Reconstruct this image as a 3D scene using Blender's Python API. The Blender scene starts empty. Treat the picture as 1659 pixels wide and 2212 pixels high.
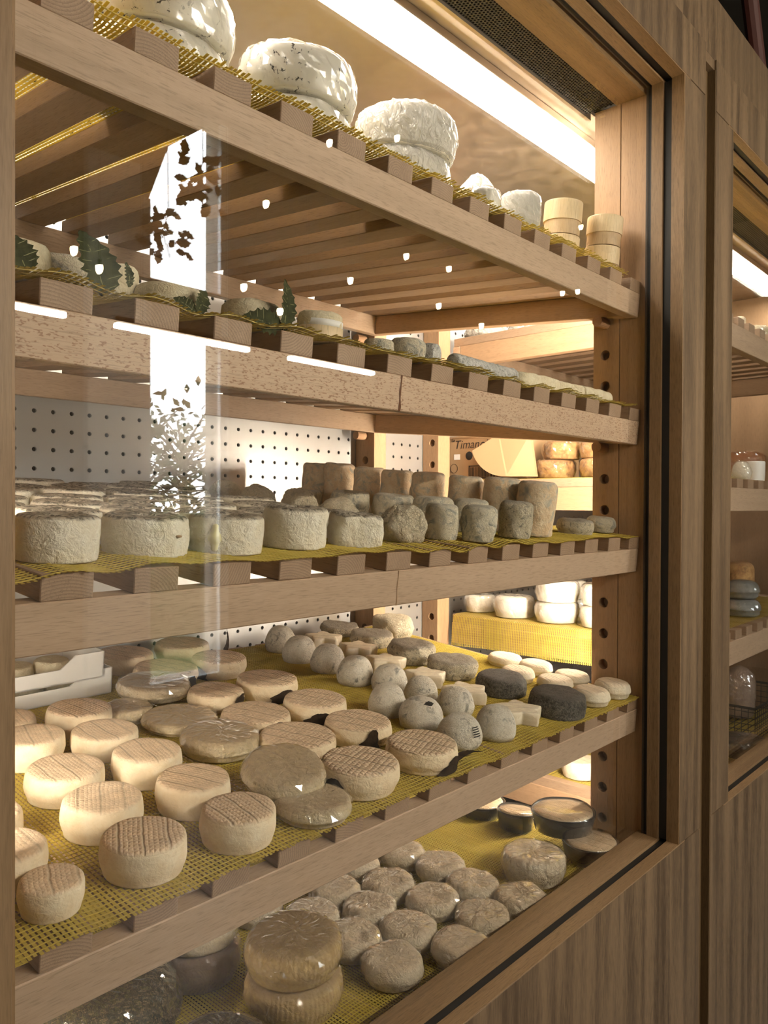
import bpy, math, random
import numpy as np
from mathutils import Vector, Matrix

H = 1.45                     # eye height above the shop floor; every z below is measured from the eye
scene = bpy.context.scene
col = scene.collection
random.seed(7)

# ------------------------------------------------------------------ camera
FPX = 1660.0
yaw = math.atan((2344 - 829.5) / FPX)          # angle between the view axis and the cabinet front
pitch, roll = -0.0087, 0.0043
fw = Vector((math.cos(yaw), math.sin(yaw), 0)); rt = Vector((math.sin(yaw), -math.cos(yaw), 0)); up = Vector((0, 0, 1))
f2 = fw * math.cos(pitch) + up * math.sin(pitch)
u2 = up * math.cos(pitch) - fw * math.sin(pitch)
r3 = rt * math.cos(roll) + u2 * math.sin(roll)
u3 = u2 * math.cos(roll) - rt * math.sin(roll)
cam = bpy.data.cameras.new('camera')
cam.sensor_fit = 'HORIZONTAL'; cam.sensor_width = 36.0; cam.lens = 36.0 * FPX / 1659.0
cam.clip_start = 0.02
camo = bpy.data.objects.new('camera', cam); col.objects.link(camo)
camo.matrix_world = Matrix(((r3.x, u3.x, -f2.x, 0), (r3.y, u3.y, -f2.y, 0), (r3.z, u3.z, -f2.z, H), (0, 0, 0, 1)))
scene.camera = camo

# ------------------------------------------------------------------ light outside, exposure
world = bpy.data.worlds.new('sky'); scene.world = world; world.use_nodes = True
world.node_tree.nodes['Background'].inputs[0].default_value = (0.93, 0.97, 1.0, 1)
world.node_tree.nodes['Background'].inputs[1].default_value = 7.0
scene.view_settings.view_transform = 'Standard'
scene.view_settings.look = 'None'
scene.view_settings.exposure = 1.62
scene.view_settings.gamma = 1.0
scene.view_settings.use_curve_mapping = False
scene.cycles.transparent_max_bounces = 16
scene.cycles.max_bounces = 7
scene.cycles.diffuse_bounces = 3
scene.cycles.caustics_reflective = False
scene.cycles.caustics_refractive = False
LED_TOP = 14.0; LED_SIDE = 62.0; LED_LEFT = 52.0; ROOM_LAMP = 135.0
WARM = (1.0, 0.87, 0.70); WARM2 = (1.0, 0.89, 0.74)

# ------------------------------------------------------------------ material helpers
def new_mat(name):
    m = bpy.data.materials.new(name); m.use_nodes = True
    nt = m.node_tree; nt.nodes.clear()
    return m, nt, nt.nodes.new('ShaderNodeOutputMaterial')
def nd(nt, typ, ins=None, **props):
    n = nt.nodes.new(typ)
    for k, v in props.items(): setattr(n, k, v)
    for k, v in (ins or {}).items():
        s = n.inputs[k]
        if isinstance(v, bpy.types.NodeSocket): nt.links.new(v, s)
        elif isinstance(v, tuple) and len(v) == 3 and s.type == 'RGBA': s.default_value = (*v, 1)
        else: s.default_value = v
    return n
def math_n(nt, op, a, b=0.0, clamp=False):
    return nd(nt, 'ShaderNodeMath', {0: a, 1: b}, operation=op, use_clamp=clamp).outputs[0]
def ramp(nt, fac, stops):
    n = nd(nt, 'ShaderNodeValToRGB', {'Fac': fac}); e = n.color_ramp.elements
    while len(e) < len(stops): e.new(0.5)
    for el, (p, c) in zip(e, stops):
        el.position = p; el.color = (*c, 1) if len(c) == 3 else c
    return n.outputs['Color']
def maprange(nt, v, a, b, c=0.0, d=1.0):
    return nd(nt, 'ShaderNodeMapRange', {'Value': v, 'From Min': a, 'From Max': b, 'To Min': c, 'To Max': d}).outputs[0]
def mixc(nt, fac, a, b, blend='MIX'):
    n = nd(nt, 'ShaderNodeMix', data_type='RGBA', blend_type=blend)
    for s, v in ((n.inputs[0], fac), (n.inputs[6], a), (n.inputs[7], b)):
        if isinstance(v, bpy.types.NodeSocket): nt.links.new(v, s)
        elif isinstance(v, tuple): s.default_value = (*v, 1)
        else: s.default_value = v
    return n.outputs[2]
def coord(nt, scale=(1, 1, 1), rnd=True):
    c = nd(nt, 'ShaderNodeTexCoord').outputs['Object']
    if rnd:
        r = nd(nt, 'ShaderNodeObjectInfo').outputs['Random']
        off = nd(nt, 'ShaderNodeCombineXYZ', {0: math_n(nt, 'MULTIPLY', r, 7.3), 1: math_n(nt, 'MULTIPLY', r, 3.1), 2: math_n(nt, 'MULTIPLY', r, 5.7)}).outputs[0]
        c = nd(nt, 'ShaderNodeVectorMath', {0: c, 1: off}, operation='ADD').outputs[0]
    return nd(nt, 'ShaderNodeMapping', {'Vector': c, 'Scale': scale}).outputs[0]
def noise(nt, vec, scale, detail=3.0, rough=0.5, dist=0.0):
    return nd(nt, 'ShaderNodeTexNoise', {'Vector': vec, 'Scale': scale, 'Detail': detail, 'Roughness': rough, 'Distortion': dist}).outputs[0]
def bump(nt, height, strength=0.5, dist=0.001, normal=None):
    ins = {'Height': height, 'Strength': strength, 'Distance': dist}
    if normal is not None: ins['Normal'] = normal
    return nd(nt, 'ShaderNodeBump', ins).outputs[0]
def principled(nt, out, **ins):
    b = nd(nt, 'ShaderNodeBsdfPrincipled', {k.replace('_', ' '): v for k, v in ins.items()})
    nt.links.new(b.outputs[0], out.inputs[0]); return b

def plain(name, c, rough=0.6, metal=0.0, spec=0.5):
    m, nt, out = new_mat(name)
    principled(nt, out, Base_Color=(*c, 1), Roughness=rough, Metallic=metal, Specular_IOR_Level=spec); return m
def emit(name, c, s):
    m, nt, out = new_mat(name)
    e = nd(nt, 'ShaderNodeEmission', {'Color': (*c, 1), 'Strength': s}); nt.links.new(e.outputs[0], out.inputs[0]); return m

def wood(name, light, dark, axis='X', rough=0.5, streak=1.0, flecks=None, rings=False, pores=0.4):
    m, nt, out = new_mat(name)
    sc = {'X': (0.05, 1, 1), 'Y': (1, 0.05, 1), 'Z': (1, 1, 0.05)}[axis]
    v = coord(nt, sc)
    n1 = noise(nt, v, 26.0, 4, 0.55, 0.6)
    n2 = noise(nt, coord(nt, tuple(x if x == 1 else 0.07 for x in sc)), 620.0, 3, 0.6)
    n3 = noise(nt, coord(nt, tuple(0.4 if s < 1 else 1 for s in sc)), 4.0, 2)
    f = math_n(nt, 'ADD', math_n(nt, 'MULTIPLY', n1, 0.65), math_n(nt, 'MULTIPLY', n2, 0.35))
    c = ramp(nt, f, [(0.5 - 0.16 * streak, dark), (0.5 + 0.13 * streak, light)])
    c = mixc(nt, maprange(nt, n3, 0.35, 0.7, 0, 0.35), c, tuple(x * 0.78 for x in light))
    po = noise(nt, coord(nt, tuple(x if x == 1 else 0.06 for x in sc)), 900.0, 2, 0.5)
    c = mixc(nt, maprange(nt, po, 0.57, 0.64, 0, pores), c, tuple(x * 0.5 for x in dark))
    h = n2
    if rings:                          # year rings, seen on the sawn ends
        r = nd(nt, 'ShaderNodeObjectInfo').outputs['Random']
        q = nd(nt, 'ShaderNodeTexCoord').outputs['Object']
        s = nd(nt, 'ShaderNodeSeparateXYZ', {0: q})
        ax = math_n(nt, 'ADD', s.outputs[0], math_n(nt, 'MULTIPLY', math_n(nt, 'FRACT', math_n(nt, 'MULTIPLY', r, 17.0)), 0.06))
        az = math_n(nt, 'ADD', s.outputs[2], math_n(nt, 'MULTIPLY', math_n(nt, 'SUBTRACT', math_n(nt, 'FRACT', math_n(nt, 'MULTIPLY', r, 29.0)), 0.5), 0.16))
        d = math_n(nt, 'SQRT', math_n(nt, 'ADD', math_n(nt, 'MULTIPLY', ax, ax), math_n(nt, 'MULTIPLY', az, az)))
        d = math_n(nt, 'ADD', d, math_n(nt, 'MULTIPLY', noise(nt, coord(nt, (1, 0.05, 1)), 30.0, 2), 0.004))
        w = math_n(nt, 'FRACT', math_n(nt, 'MULTIPLY', d, 330.0))
        nrm = nd(nt, 'ShaderNodeSeparateXYZ', {0: nd(nt, 'ShaderNodeTexCoord').outputs['Normal']})
        endm = math_n(nt, 'GREATER_THAN', math_n(nt, 'ABSOLUTE', nrm.outputs[1]), 0.8)
        c = mixc(nt, math_n(nt, 'MULTIPLY', endm, maprange(nt, w, 0.35, 1.0, 0, 0.5)), c, tuple(x * 0.42 for x in dark))
    if flecks:
        fl = noise(nt, coord(nt, (0.4, 1, 1) if axis == 'X' else (1, 1, 1)), 560.0, 1.0, 0.5)
        c = mixc(nt, maprange(nt, fl, 0.59, 0.65, 0, 0.75), c, flecks)
    principled(nt, out, Base_Color=c, Roughness=rough, Specular_IOR_Level=0.35, Normal=bump(nt, h, 0.25, 0.0006))
    return m

def rind(name, a, b, top=None, spots=None, topspots=None, crinkle=(260.0, 0.8), weave=0.0, wscale=57.0, wave2=True, rough=0.75, big=60.0, dist=0.0035, crease_shade=0.2, crack=None):
    m, nt, out = new_mat(name)
    v = coord(nt)
    raw = nd(nt, 'ShaderNodeTexCoord').outputs['Object']
    nz = nd(nt, 'ShaderNodeSeparateXYZ', {0: nd(nt, 'ShaderNodeTexCoord').outputs['Normal']}).outputs[2]
    topm = maprange(nt, nz, 0.45, 0.85)
    c = mixc(nt, maprange(nt, noise(nt, v, big, 4, 0.6), 0.35, 0.65), a, b)
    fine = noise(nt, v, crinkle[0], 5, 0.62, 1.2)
    c = mixc(nt, maprange(nt, fine, 0.30, 0.50, crease_shade, 0.0), c, tuple(x * 0.55 for x in a))  # creases of the crinkle darkened: relief shade put into the colour
    if spots:
        sp = noise(nt, v, spots[1], 4, 0.65, 0.8)
        c = mixc(nt, maprange(nt, sp, spots[2] - 0.04, spots[2] + 0.12, 0, spots[3]), c, spots[0])
    if top: c = mixc(nt, math_n(nt, 'MULTIPLY', topm, 0.85), c, mixc(nt, maprange(nt, noise(nt, v, 90.0, 4, 0.7), 0.35, 0.65), top, tuple(min(0.92, x * 1.3) for x in top)))
    if topspots:
        sp = noise(nt, v, topspots[1], 5, 0.7, 1.0)
        c = mixc(nt, math_n(nt, 'MULTIPLY', topm, maprange(nt, sp, topspots[2], topspots[2] + 0.1, 0, topspots[3])), c, topspots[0])
    h = math_n(nt, 'ADD', fine, math_n(nt, 'MULTIPLY', noise(nt, v, crinkle[0] * 0.35, 3, 0.5, 1.5), 1.2))
    if crack:
        wv_ = nd(nt, 'ShaderNodeVectorMath', {0: v, 1: nd(nt, 'ShaderNodeVectorMath', {0: nd(nt, 'ShaderNodeTexNoise', {'Vector': v, 'Scale': 160.0, 'Detail': 3.0}).outputs[1], 1: (0.008,) * 3}, operation='MULTIPLY').outputs[0]}, operation='ADD').outputs[0]
        ve = nd(nt, 'ShaderNodeTexVoronoi', {'Vector': wv_, 'Scale': crack[0]}, feature='DISTANCE_TO_EDGE').outputs['Distance']
        ck = maprange(nt, ve, 0.0, 0.085)
        pm = maprange(nt, noise(nt, v, 30.0, 2), 0.35, 0.6, 0.35, 1.0)
        c = mixc(nt, math_n(nt, 'MULTIPLY', math_n(nt, 'SUBTRACT', 1.0, ck), math_n(nt, 'MULTIPLY', pm, crack[1])), c, tuple(x * 0.32 for x in a))
        h = math_n(nt, 'ADD', h, math_n(nt, 'MULTIPLY', ck, 0.35))
    nrm = bump(nt, h, crinkle[1], dist)
    if weave:
        dv = nd(nt, 'ShaderNodeVectorMath', {0: raw, 1: nd(nt, 'ShaderNodeVectorMath', {0: nd(nt, 'ShaderNodeTexNoise', {'Vector': v, 'Scale': 45.0, 'Detail': 2.0}).outputs[1], 1: (0.0045,) * 3}, operation='MULTIPLY').outputs[0]}, operation='ADD').outputs[0]
        w1 = nd(nt, 'ShaderNodeTexWave', {'Vector': dv, 'Scale': wscale, 'Distortion': 0.6, 'Detail': 1.0}, bands_direction='X').outputs[1]
        wv = w1
        if wave2:
            w2 = nd(nt, 'ShaderNodeTexWave', {'Vector': dv, 'Scale': wscale * 0.8, 'Distortion': 0.6, 'Detail': 1.0}, bands_direction='Y').outputs[1]
            wv = math_n(nt, 'MINIMUM', math_n(nt, 'ADD', w1, 0.15), math_n(nt, 'ADD', w2, 0.15))
        wv = math_n(nt, 'MULTIPLY', math_n(nt, 'POWER', wv, 0.5), topm)
        g = nd(nt, 'ShaderNodeTexWave', {'Vector': dv, 'Scale': 13.0, 'Distortion': 0.2}, bands_direction='X').outputs[1]
        gr = math_n(nt, 'MULTIPLY', maprange(nt, g, 0.0, 0.05, 1, 0), topm)
        c = mixc(nt, math_n(nt, 'MULTIPLY', maprange(nt, wv, 0.0, 0.55, 0.28 * min(weave, 1.2), 0), topm), c, tuple(x * 0.45 for x in a))
        c = mixc(nt, math_n(nt, 'MULTIPLY', gr, 0.4), c, tuple(x * 0.4 for x in a))
        nrm = bump(nt, math_n(nt, 'SUBTRACT', wv, gr), weave, 0.0022, nrm)
    ins = dict(Base_Color=c, Roughness=rough, Specular_IOR_Level=0.3, Normal=nrm)
    principled(nt, out, **ins)
    return m

def facing_reflect(nt, base, power=5.0, gain=1.0):
    f = nd(nt, 'ShaderNodeLayerWeight', {'Blend': 0.5}).outputs['Facing']
    return math_n(nt, 'MULTIPLY', math_n(nt, 'ADD', math_n(nt, 'MULTIPLY', math_n(nt, 'POWER', f, power), 1 - base), base, True), gain, True)
def glassy(name, base=0.04, tint=(1, 1, 1), rough=0.0, bmp=None, milk=0.0, milkc=(0.9, 0.88, 0.85), gain=1.0):
    m, nt, out = new_mat(name)
    t = nd(nt, 'ShaderNodeBsdfTransparent', {'Color': (*tint, 1)}).outputs[0]
    gi = {'Color': (1, 1, 1, 1), 'Roughness': rough}
    nrm = None
    if bmp:
        v = coord(nt, (1, 1, 0.6))
        nrm = bump(nt, noise(nt, v, bmp[0], 3, 0.55, 2.5), bmp[1], bmp[2]); gi['Normal'] = nrm
    g = nd(nt, 'ShaderNodeBsdfGlossy', gi).outputs[0]
    body = t
    if milk:
        dfi = {'Color': (*milkc, 1)}
        if nrm is not None: dfi['Normal'] = nrm
        df = nd(nt, 'ShaderNodeBsdfDiffuse', dfi).outputs[0]
        tr = nd(nt, 'ShaderNodeBsdfTranslucent', dfi).outputs[0]
        dm = nd(nt, 'ShaderNodeMixShader', {0: 0.4, 1: df, 2: tr}).outputs[0]
        body = nd(nt, 'ShaderNodeMixShader', {0: milk, 1: t, 2: dm}).outputs[0]
    mx = nd(nt, 'ShaderNodeMixShader', {0: facing_reflect(nt, base, gain=gain), 1: body, 2: g}).outputs[0]
    nt.links.new(mx, out.inputs[0]); return m

def steel(name, c=(0.72, 0.70, 0.67), rough=0.33, metal=0.85):
    m, nt, out = new_mat(name)
    v = coord(nt, (1, 1, 60), False)
    n = noise(nt, v, 30.0, 3)
    principled(nt, out, Base_Color=(*c, 1), Metallic=metal, Roughness=maprange(nt, n, 0.3, 0.7, rough - 0.08, rough + 0.12), Normal=bump(nt, n, 0.08, 0.0004))
    return m
def herb(name):
    m, nt, out = new_mat(name)
    v = coord(nt, (1, 1, 1)); a = nd(nt, 'ShaderNodeTexVoronoi', {'Vector': nd(nt, 'ShaderNodeMapping', {'Vector': v, 'Scale': (1, 0.28, 0.5), 'Rotation': (0.3, 0.5, 0.8)}).outputs[0], 'Scale': 1000.0})
    b = nd(nt, 'ShaderNodeTexVoronoi', {'Vector': nd(nt, 'ShaderNodeMapping', {'Vector': v, 'Scale': (0.28, 1, 0.5), 'Rotation': (0.2, 0.1, 0.4)}).outputs[0], 'Scale': 900.0})
    s = nd(nt, 'ShaderNodeSeparateXYZ', {0: a.outputs['Color']}); s2 = nd(nt, 'ShaderNodeSeparateXYZ', {0: b.outputs['Color']})
    c = ramp(nt, s.outputs[0], [(0.0, (0.012, 0.012, 0.006)), (0.5, (0.026, 0.024, 0.010)), (0.8, (0.055, 0.045, 0.018)), (1.0, (0.13, 0.09, 0.04))])
    c = mixc(nt, maprange(nt, s2.outputs[0], 0.84, 0.87), c, (0.15, 0.10, 0.045))
    principled(nt, out, Base_Color=c, Roughness=0.7, Normal=bump(nt, math_n(nt, 'ADD', a.outputs['Distance'], b.outputs['Distance']), 0.7, 0.0015)); return m
def netmat(name):
    m, nt, out = new_mat(name)
    v = coord(nt, (1, 0.1, 1), False)
    c = mixc(nt, noise(nt, v, 120.0, 3), (0.60, 0.46, 0.07), (0.82, 0.67, 0.17))
    d = nd(nt, 'ShaderNodeBsdfPrincipled', {'Base Color': c, 'Roughness': 0.45}).outputs[0]
    t = nd(nt, 'ShaderNodeBsdfTranslucent', {'Color': c}).outputs[0]
    nt.links.new(nd(nt, 'ShaderNodeMixShader', {0: 0.4, 1: d, 2: t}).outputs[0], out.inputs[0]); return m
def leafmat(name, a, b):
    m, nt, out = new_mat(name); v = coord(nt)
    c = mixc(nt, maprange(nt, noise(nt, v, 70.0, 4, 0.7), 0.35, 0.65), a, b)
    principled(nt, out, Base_Color=c, Roughness=0.8, Specular_IOR_Level=0.2, Normal=bump(nt, noise(nt, v, 260.0, 3), 0.5, 0.001)); return m
def specked(name, white=(0.88, 0.85, 0.77)):
    m, nt, out = new_mat(name); v = coord(nt)
    n1 = noise(nt, v, 110.0, 4, 0.75, 0.5); n2 = noise(nt, v, 16.0, 2)
    c = mixc(nt, noise(nt, v, 40.0), white, tuple(x * 0.86 for x in white))
    c = mixc(nt, math_n(nt, 'MULTIPLY', maprange(nt, n1, 0.60, 0.63), maprange(nt, n2, 0.42, 0.55)), c, (0.02, 0.02, 0.018))
    principled(nt, out, Base_Color=c, Roughness=0.35, Normal=bump(nt, noise(nt, v, 60.0, 4), 0.5, 0.002)); return m
def floor_mat():
    m, nt, out = new_mat('grey_stone_tiles'); v = coord(nt, (1, 1, 1), False)
    b = nd(nt, 'ShaderNodeTexBrick', {'Vector': v, 'Color1': (0.20, 0.18, 0.16, 1), 'Color2': (0.25, 0.23, 0.2, 1), 'Mortar': (0.1, 0.09, 0.08, 1), 'Scale': 1.6, 'Mortar Size': 0.01})
    principled(nt, out, Base_Color=mixc(nt, noise(nt, v, 9.0, 4), b.outputs[0], (0.16, 0.14, 0.12)), Roughness=0.5); return m

BL, BD = (0.56, 0.36, 0.225), (0.42, 0.255, 0.15)
M = dict(
 rail=wood('beech_rail', (0.56, 0.40, 0.28), (0.43, 0.30, 0.20), 'X', 0.5), rail_fleck=wood('beech_rail_flecked', (0.62, 0.445, 0.31), (0.53, 0.365, 0.245), 'X', 0.5, flecks=(0.27, 0.13, 0.07)),
 side=wood('beech_side_rail', (0.50, 0.32, 0.19), (0.38, 0.235, 0.135), 'Y', 0.5), slat=wood('beech_slat', (0.44, 0.30, 0.20), (0.33, 0.215, 0.138), 'Y', 0.55, rings=True),
 post=wood('beech_post', (0.48, 0.30, 0.17), (0.35, 0.21, 0.115), 'Z', 0.5), dowel=wood('beech_dowel', (0.55, 0.32, 0.18), (0.42, 0.24, 0.13), 'X', 0.5),
 panel=wood('greyed_oak_panel', (0.195, 0.13, 0.074), (0.058, 0.036, 0.019), 'Z', 0.55, 0.7, pores=0.2), lining=wood('brown_oak_lining', (0.31, 0.195, 0.10), (0.175, 0.105, 0.05), 'Z', 0.5),
 lining_x=wood('brown_oak_lining_flat', (0.31, 0.195, 0.10), (0.175, 0.105, 0.05), 'X', 0.5),
 stile=wood('lit_oak_stile', (0.30, 0.20, 0.11), (0.18, 0.11, 0.055), 'Z', 0.5, 1.0, pores=0.15),  # left stile's lit look put into a paler wood colour
 groove=wood('dark_oak_groove', (0.16, 0.10, 0.045), (0.09, 0.055, 0.024), 'Z', 0.55),
 black=plain('black_rubber', (0.008, 0.007, 0.006), 0.6), dark=plain('black_painted_metal', (0.02, 0.018, 0.016), 0.5), void=plain('cavity_shade', (0.015, 0.012, 0.01), 0.9),
 steel=steel('brushed_steel', (0.44, 0.37, 0.30), 0.42, 0.95), peg=steel('perforated_steel', (0.56, 0.545, 0.53), 0.40, 0.8), white=plain('white_plastic', (0.85, 0.83, 0.80), 0.4),
 glass=glassy('window_glass', 0.045, (0.985, 0.99, 0.985)), film=glassy('cling_film', 0.07, (0.985, 0.975, 0.96), 0.08, None, 0.015, gain=1.5),
 bag=glassy('cellophane_bag', 0.08, (0.96, 0.95, 0.93), 0.10, None, 0.04, (0.6, 0.55, 0.48), gain=1.6),
 thickfilm=glassy('thick_white_film', 0.05, (0.95, 0.95, 0.94), 0.2, (60.0, 1.0, 0.012), 0.5, gain=1.5),
 net=netmat('yellow_plastic_mesh'), herb=herb('dried_herb_crust'), leaf=leafmat('dry_green_leaf', (0.022, 0.03, 0.010), (0.055, 0.062, 0.022)), vein=plain('pale_leaf_vein', (0.22, 0.22, 0.09), 0.6),
 deadleaf=leafmat('dead_brown_leaf', (0.018, 0.011, 0.007), (0.05, 0.03, 0.018)),
 led=emit('led_diffuser', WARM2, LED_TOP), ledside=emit('led_strip_glow', WARM, LED_SIDE), ledleft=emit('led_strip_bright_glow', WARM, LED_LEFT), tube=emit('pendant_tube_glow', (1.0, 0.88, 0.70), ROOM_LAMP), bulb=emit('warm_bulb_glow', (1.0, 0.80, 0.45), 40.0),
 cream=rind('cream_bloomy_rind', (0.83, 0.66, 0.44), (0.89, 0.76, 0.56), (0.66, 0.49, 0.33), crinkle=(170.0, 0.4), weave=0.55, wscale=64.0, dist=0.002, crease_shade=0.1),
 cream_plain=rind('cream_rind_striped_top', (0.83, 0.67, 0.45), (0.89, 0.77, 0.58), (0.68, 0.52, 0.36), crinkle=(170.0, 0.45), weave=0.34, wscale=70.0, dist=0.002, crease_shade=0.1),
 leafy=rind('tan_basketweave_rind', (0.82, 0.64, 0.42), (0.88, 0.74, 0.53), (0.70, 0.52, 0.36), crinkle=(170.0, 0.5), weave=0.9, wscale=56.0, dist=0.0025, crease_shade=0.12),
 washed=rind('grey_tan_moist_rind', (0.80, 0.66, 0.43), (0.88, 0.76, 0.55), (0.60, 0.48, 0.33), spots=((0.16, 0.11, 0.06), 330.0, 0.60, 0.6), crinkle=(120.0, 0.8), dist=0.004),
 ring=rind('white_crinkled_rind', (0.86, 0.78, 0.62), (0.92, 0.87, 0.75), (0.44, 0.38, 0.30), spots=((0.55, 0.48, 0.25), 38.0, 0.66, 0.5), topspots=((0.07, 0.062, 0.05), 110.0, 0.47, 0.85), crinkle=(170.0, 0.8), dist=0.004, crease_shade=0.15),
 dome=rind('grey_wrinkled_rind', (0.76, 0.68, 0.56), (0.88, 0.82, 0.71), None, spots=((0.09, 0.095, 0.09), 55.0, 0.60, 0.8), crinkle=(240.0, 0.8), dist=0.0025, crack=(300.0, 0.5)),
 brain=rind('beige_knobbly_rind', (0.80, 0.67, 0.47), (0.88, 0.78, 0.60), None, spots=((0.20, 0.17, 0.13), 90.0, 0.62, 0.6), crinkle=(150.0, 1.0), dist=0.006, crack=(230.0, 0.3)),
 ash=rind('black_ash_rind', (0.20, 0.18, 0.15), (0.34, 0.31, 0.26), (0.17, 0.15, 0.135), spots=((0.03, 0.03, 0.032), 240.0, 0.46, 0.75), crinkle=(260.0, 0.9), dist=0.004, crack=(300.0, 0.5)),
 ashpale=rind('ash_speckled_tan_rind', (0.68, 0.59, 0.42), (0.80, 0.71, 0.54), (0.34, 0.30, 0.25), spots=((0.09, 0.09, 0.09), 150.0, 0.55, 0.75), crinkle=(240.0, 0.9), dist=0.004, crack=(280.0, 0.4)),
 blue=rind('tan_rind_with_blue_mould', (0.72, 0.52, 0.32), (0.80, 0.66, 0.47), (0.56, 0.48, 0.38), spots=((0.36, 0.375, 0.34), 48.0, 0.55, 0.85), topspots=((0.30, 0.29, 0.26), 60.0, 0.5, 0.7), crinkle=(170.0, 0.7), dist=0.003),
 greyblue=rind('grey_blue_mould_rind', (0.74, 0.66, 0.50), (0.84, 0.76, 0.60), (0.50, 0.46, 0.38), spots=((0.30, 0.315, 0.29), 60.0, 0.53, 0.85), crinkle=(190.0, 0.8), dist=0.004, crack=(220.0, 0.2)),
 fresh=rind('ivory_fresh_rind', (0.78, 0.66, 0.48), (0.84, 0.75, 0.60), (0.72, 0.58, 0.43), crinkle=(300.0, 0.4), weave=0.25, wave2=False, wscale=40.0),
 star=rind('ivory_star_curd', (0.80, 0.69, 0.52), (0.86, 0.77, 0.62), (0.76, 0.64, 0.49), crinkle=(300.0, 0.35), dist=0.0015, crease_shade=0.08, weave=0.15, wscale=34.0, wave2=False),
 wrapped=rind('tan_wrinkled_rind', (0.76, 0.64, 0.47), (0.87, 0.77, 0.61), (0.70, 0.58, 0.44), crinkle=(110.0, 0.9), dist=0.005, crease_shade=0.3),
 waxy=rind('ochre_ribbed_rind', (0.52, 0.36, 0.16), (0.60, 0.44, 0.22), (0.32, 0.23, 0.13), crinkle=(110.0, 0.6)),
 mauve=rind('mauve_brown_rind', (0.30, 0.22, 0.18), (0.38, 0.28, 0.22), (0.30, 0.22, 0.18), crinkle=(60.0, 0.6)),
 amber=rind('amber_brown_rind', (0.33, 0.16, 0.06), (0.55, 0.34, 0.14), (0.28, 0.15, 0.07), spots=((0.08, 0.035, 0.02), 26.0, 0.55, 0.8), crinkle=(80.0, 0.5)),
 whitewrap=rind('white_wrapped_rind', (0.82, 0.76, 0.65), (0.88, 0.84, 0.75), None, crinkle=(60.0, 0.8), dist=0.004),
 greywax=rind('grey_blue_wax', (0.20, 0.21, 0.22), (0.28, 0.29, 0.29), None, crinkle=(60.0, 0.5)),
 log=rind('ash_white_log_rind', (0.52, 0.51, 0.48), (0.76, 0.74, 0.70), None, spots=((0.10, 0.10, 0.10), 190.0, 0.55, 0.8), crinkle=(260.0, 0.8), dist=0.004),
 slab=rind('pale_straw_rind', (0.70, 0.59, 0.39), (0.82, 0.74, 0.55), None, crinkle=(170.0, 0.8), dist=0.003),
 specked=specked('white_cheese_with_black_specks'), chipshade=wood('shaded_chip_wood', (0.60, 0.44, 0.27), (0.48, 0.34, 0.20), 'Z', 0.5, 0.6), chipwood=wood('pale_chip_wood', (0.78, 0.62, 0.40), (0.66, 0.50, 0.30), 'Z', 0.5, 0.6),
 kraft=plain('kraft_paper', (0.52, 0.35, 0.19), 0.8), card=plain('brown_cardboard', (0.40, 0.25, 0.13), 0.85), ink=plain('black_ink', (0.015, 0.012, 0.01), 0.7), label=plain('white_sticker', (0.8, 0.76, 0.72), 0.6),
 tray=plain('black_tray', (0.012, 0.011, 0.012), 0.35), wall=plain('warm_grey_plaster', (0.30, 0.26, 0.22), 0.9), ceilm=plain('dark_ceiling_paint', (0.08, 0.07, 0.065), 0.9), floor=floor_mat(),
 frame=plain('white_window_paint', (0.7, 0.72, 0.75), 0.5), bark=plain('tree_bark', (0.10, 0.08, 0.06), 0.9), grass=leafmat('lawn_green', (0.10, 0.14, 0.05), (0.18, 0.2, 0.09)), treeleaf=leafmat('tree_foliage', (0.05, 0.065, 0.03), (0.10, 0.11, 0.06)),
 orange=plain('orange_mesh_bag', (0.75, 0.35, 0.04), 0.5), beam=plain('dark_red_beam', (0.07, 0.018, 0.012), 0.6), olive=plain('olive_waxed_rind', (0.22, 0.17, 0.06), 0.4), copper=plain('orange_brown_rind', (0.33, 0.13, 0.05), 0.4),
)

# ------------------------------------------------------------------ mesh helpers
def link(o, parent=None):
    col.objects.link(o)
    if parent is not None: o.parent = parent
    return o
def tag(o, label=None, cat=None, group=None, kind=None):
    if label: o['label'] = label
    if cat: o['category'] = cat
    if group: o['group'] = group
    if kind: o['kind'] = kind
    return o
def mesh(name, v, f, mat, smooth=False):
    me = bpy.data.meshes.new(name); me.from_pydata(v if isinstance(v, list) else v.tolist(), [], f if isinstance(f, list) else f.tolist())
    me.materials.append(M[mat] if isinstance(mat, str) else mat)
    me.update()
    if smooth: me.polygons.foreach_set('use_smooth', [True] * len(me.polygons))
    return me
def obj(name, me, parent=None, loc=(0, 0, 0), rot=None):
    o = bpy.data.objects.new(name, me); o.location = loc
    if rot is not None: o.rotation_euler = rot
    return link(o, parent)
def thing(name, loc, label, cat, group=None, rot=None):
    o = bpy.data.objects.new(name, None); o.empty_display_size = 0.03; o.location = loc
    if rot is not None: o.rotation_euler = rot
    link(o); return tag(o, label, cat, group)
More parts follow.
